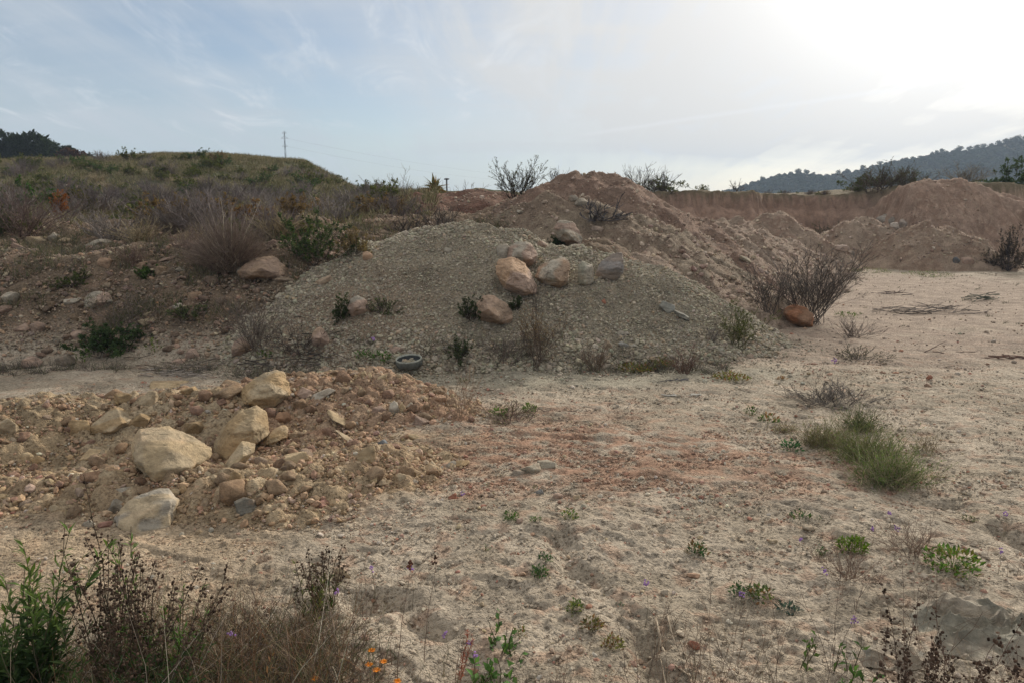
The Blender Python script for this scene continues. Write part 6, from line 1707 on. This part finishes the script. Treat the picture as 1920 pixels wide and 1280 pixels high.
def bumpy_protos(k, seed, lvl=2):
    out = []; V0, F0 = ico(lvl)
    for i in range(k):
        d = 1 + .45 * perlin3(V0 * 1.6 + i * 3.1, seed) + .35 * perlin3(V0 * 3.7 + i, seed + 1)
        out.append(V0 * d[:, None] * np.array([1, 1, .8]))
    return np.array(out), F0
PV, F0 = bumpy_protos(8, 130, 1)
x, y = sample(rng, 90000, (30, 560, 270, 500), lambda x, y: (far_hill(x, y) > 0) * (.28 + .72 * sst(-.2, .2, fbm(x / 30, y / 30, 123, 3))) * (x < .78 * y))
n = len(x); s = powsize(rng, n, .5, 1.7, 1.3); pos = np.stack([x, y, hill_h(x, y) + s * .5], 1); ch = rng.randint(0, 8, n)
V = PV[ch] * s[:, None, None] + pos[:, None]
Fa = (F0[None] + (np.arange(n) * PV.shape[1])[:, None, None]).reshape(-1, 3)
cc = np.repeat(pick(rng, n, [C(.022, .034, .018), C(.028, .038, .02), C(.04, .044, .024)], None, .2), PV.shape[1], 0)
link('far_wood', mesh_from('far_wood', V.reshape(-1, 3), Fa, M_FAR, cc, False), kind='stuff', label='dark pine wood and scrub covering the far hill', cat='wood')
# trees one can tell apart against the sky
protos_t = []
for i in range(4):
    r_ = np.random.RandomState(60 + i); g, c = crown_geo(r_, 4.2, 2.8, 420, .75, C(.035, .05, .025), 6, 1.5)
    tr = Geo(); tr.tubes(np.stack([np.zeros((6, 3)) - [0, 0, 1.2], c * np.array([.2, .2, .5]), c], 1), np.repeat(np.array([[.18, .12, .06]]), 6, 0), tint(r_, 6, C(.07, .055, .045)), 4)
    protos_t.append(plant('pine_tree', 'tree', None, {'trunk': (tr, M_TWIG), 'crown': (g, M_LEAF)}, (0, 0, 0)))
RIDGE = [(1427, 1.0), (1455, .8), (1478, .7), (1492, 1.25), (1508, 1.1), (1520, .7), (1545, .7), (1567, 1.0), (1583, .9), (1613, 1.1), (1644, .9), (1668, .7), (1690, .8), (1703, .8), (1716, .7), (1738, .8), (1747, .9), (1757, 1.1), (1782, .8), (1788, 1.2), (1806, 1.1), (1818, 1.2), (1832, 1.1), (1846, 1.0), (1858, 1.2), (1870, 1.2), (1882, 1.0), (1893, 1.3), (1906, 1.1), (1918, 1.5), (1935, 1.2), (1950, 1.2)]
for i, (px, sc_) in enumerate(RIDGE):
    xs_ = (px - 960) / F; yy = np.linspace(300, 560, 260); zz = hill_h(xs_ * yy * CP + 0 * yy, yy); xk = (px - 960) / F * yy * .985
    zz = hill_h(xk, yy); j = int(np.argmax((zz - CAMZ) / yy)); loc = (xk[j], yy[j], zz[j])
    o = protos_t[i % 4]
    if i >= 4: o = copy_thing(o, loc, rng.uniform(0, 6.28), sc_ * .68)
    else: o.location = loc; o.scale = (sc_ * .68,) * 3
    o['group'] = 'pine trees along the ridge of the far hill'; FILL.append((o, 'dark', 'pine tree'))

# ------------------------------------------------------------------ air
bm = bmesh.new(); bmesh.ops.create_cube(bm, size=1.0)
me = bpy.data.meshes.new('haze'); bm.to_mesh(me); bm.free()
mh = bpy.data.materials.new('haze_air'); mh.use_nodes = True; mh.node_tree.nodes.clear()
o_ = mh.node_tree.nodes.new('ShaderNodeOutputMaterial'); pv = mh.node_tree.nodes.new('ShaderNodeVolumePrincipled')
pv.inputs['Color'].default_value = (.62, .76, .95, 1); pv.inputs['Density'].default_value = .00065; pv.inputs['Anisotropy'].default_value = 0.0
mh.node_tree.links.new(pv.outputs[0], o_.inputs['Volume']); me.materials.append(mh)
hz = link('haze', me, loc=(0, 0, 34), kind='stuff', label='thin pale blue haze in the air')
hz.scale = (1960, 1960, 76)

# ------------------------------------------------------------------ labels for the many: where each one stands
LAND = [((322, 853), 'the largest tan boulder'), ((453, 815), 'the rounded tan boulder'), ((497, 738), 'the rim boulder'), ((276, 960), 'the flat front slab'),
 ((208, 797), 'the brown crested boulder'), ((606, 737), 'the tilted grey slab'), ((650, 800), 'the two slanting slabs'), ((548, 863), 'the broad tan stone'), ((465, 949), 'the dark cracked stone'),
 ((600, 943), 'the reddish brick shaped stone'), ((740, 766), 'the pale upright stone'), ((862, 868), 'the stone off the heap foot'), ((15, 800), 'the grey left edge stone'), ((178, 853), 'the loaf shaped stone'),
 ((318, 720), 'the thin rim slab'), ((494, 505), 'the big brown boulder'), ((181, 565), 'the grey and orange bank boulder'), ((450, 651), 'the brown bank foot stone'), ((59, 680), 'the orange bank foot stone'), ((21, 563), 'the pale pointed bank stone'),
 ((184, 455), 'the pale brow slab'), ((45, 400), 'the bare reddish bush'), ((361, 664), 'the pink bank foot block'), ((309, 486), 'the long pinkish slab'), ((365, 554), 'the orange brown bank stone'), ((73, 614), 'the pinkish bank pair'),
 ((430, 450), 'the fan shaped broom'), ((108, 340), 'the orange dead shrub'), ((597, 378), 'the orange terrace stone'), ((533, 272), 'the lattice pylon'), ((226, 288), 'the lone hill tree'), ((50, 270), 'the dark left trees'), ((815, 345), 'the palm like shrub'),
 ((1085, 325), 'the tall mound top'), ((1502, 325), 'the far knoll'), ((1790, 338), 'the great pink mound'), ((970, 345), 'the skyline bush'), ((672, 575), 'the pinkish heap block'), ((592, 460), 'the dark green bush'),
 ((60, 1100), 'the tall green weed'), ((215, 1050), 'the seeding weeds'), ((600, 1060), 'the dark brown green weed'), ((795, 1130), 'the tall seed head stalk'), ((1300, 1078), 'the reddish brown slab'), ((1597, 1020), 'the bright green tuft'),
 ((1785, 1050), 'the largest leafy plant'), ((1388, 1105), 'the lower right leafy plant'), ((1148, 1203), 'the yellowish cushion'), ((1500, 965), 'the loose green sprigs'), ((1840, 1180), 'the crumpled sheet'), ((1270, 1220), 'the curving roots'), ((768, 680), 'the round tub'), ((1600, 1260), 'the bottom leafy plant'), ((855, 1210), 'the feathery plume'), ((1425, 1165), 'the flat dark plant')]
ORD = ['nearest', 'second', 'third', 'fourth', 'fifth', 'sixth', 'seventh', 'eighth', 'ninth', 'tenth', 'eleventh', 'twelfth', 'thirteenth', 'fourteenth', 'fifteenth', 'sixteenth', 'seventeenth', 'eighteenth', 'nineteenth', 'twentieth']
def project(v):
    x, y, z = v[0], v[1], v[2] - CAMZ
    k = y * CP - z * SP; return 960 + F * x / k, 640 - F * (z * CP + y * SP) / k
def colour_word(c):
    names = [('reddish', C(.38, .19, .13)), ('tan', TAN), ('pale', WHT), ('grey', GREY), ('ochre', OCH), ('brown', C(.27, .20, .15)), ('pinkish', PINKS)]
    return min(names, key=lambda q: np.abs(np.log(np.maximum(c, .01) / q[1])).sum())[0]
for o in list(COL.objects):
    if o.name.startswith(('rubble_stone', 'bank_stone')):
        a = o.data.attributes['Col'].data; c = np.array(a[0].color[:3]); sz = o.scale[0]
        FILL.append((o, ('large ' if sz > .115 else 'small ' if sz < .082 else '') + colour_word(c), 'stone'))
bpy.context.view_layer.update()
buck = {}
for o, word, noun in FILL:
    px, py = project(o.location); best = min(LAND, key=lambda q: (q[0][0] - px) ** 2 + (1.6 * (q[0][1] - py)) ** 2)
    dx, dy = px - best[0][0], py - best[0][1]
    side = ('right of' if dx > 0 else 'left of') if abs(dx) > 1.2 * abs(dy) else ('below' if dy > 0 else 'above')
    buck.setdefault((word, noun, side, best[1]), []).append((math.hypot(dx, dy), o.name, o))
for (word, noun, side, lm), L in buck.items():
    for i, (_, _, o) in enumerate(sorted(L, key=lambda q: q[:2])):
        o['label'] = f'{word} {noun} {side} {lm}' if len(L) == 1 else f'{ORD[min(i, 19)]}{" nearest" if i else ""} {word} {noun} {side} {lm}'
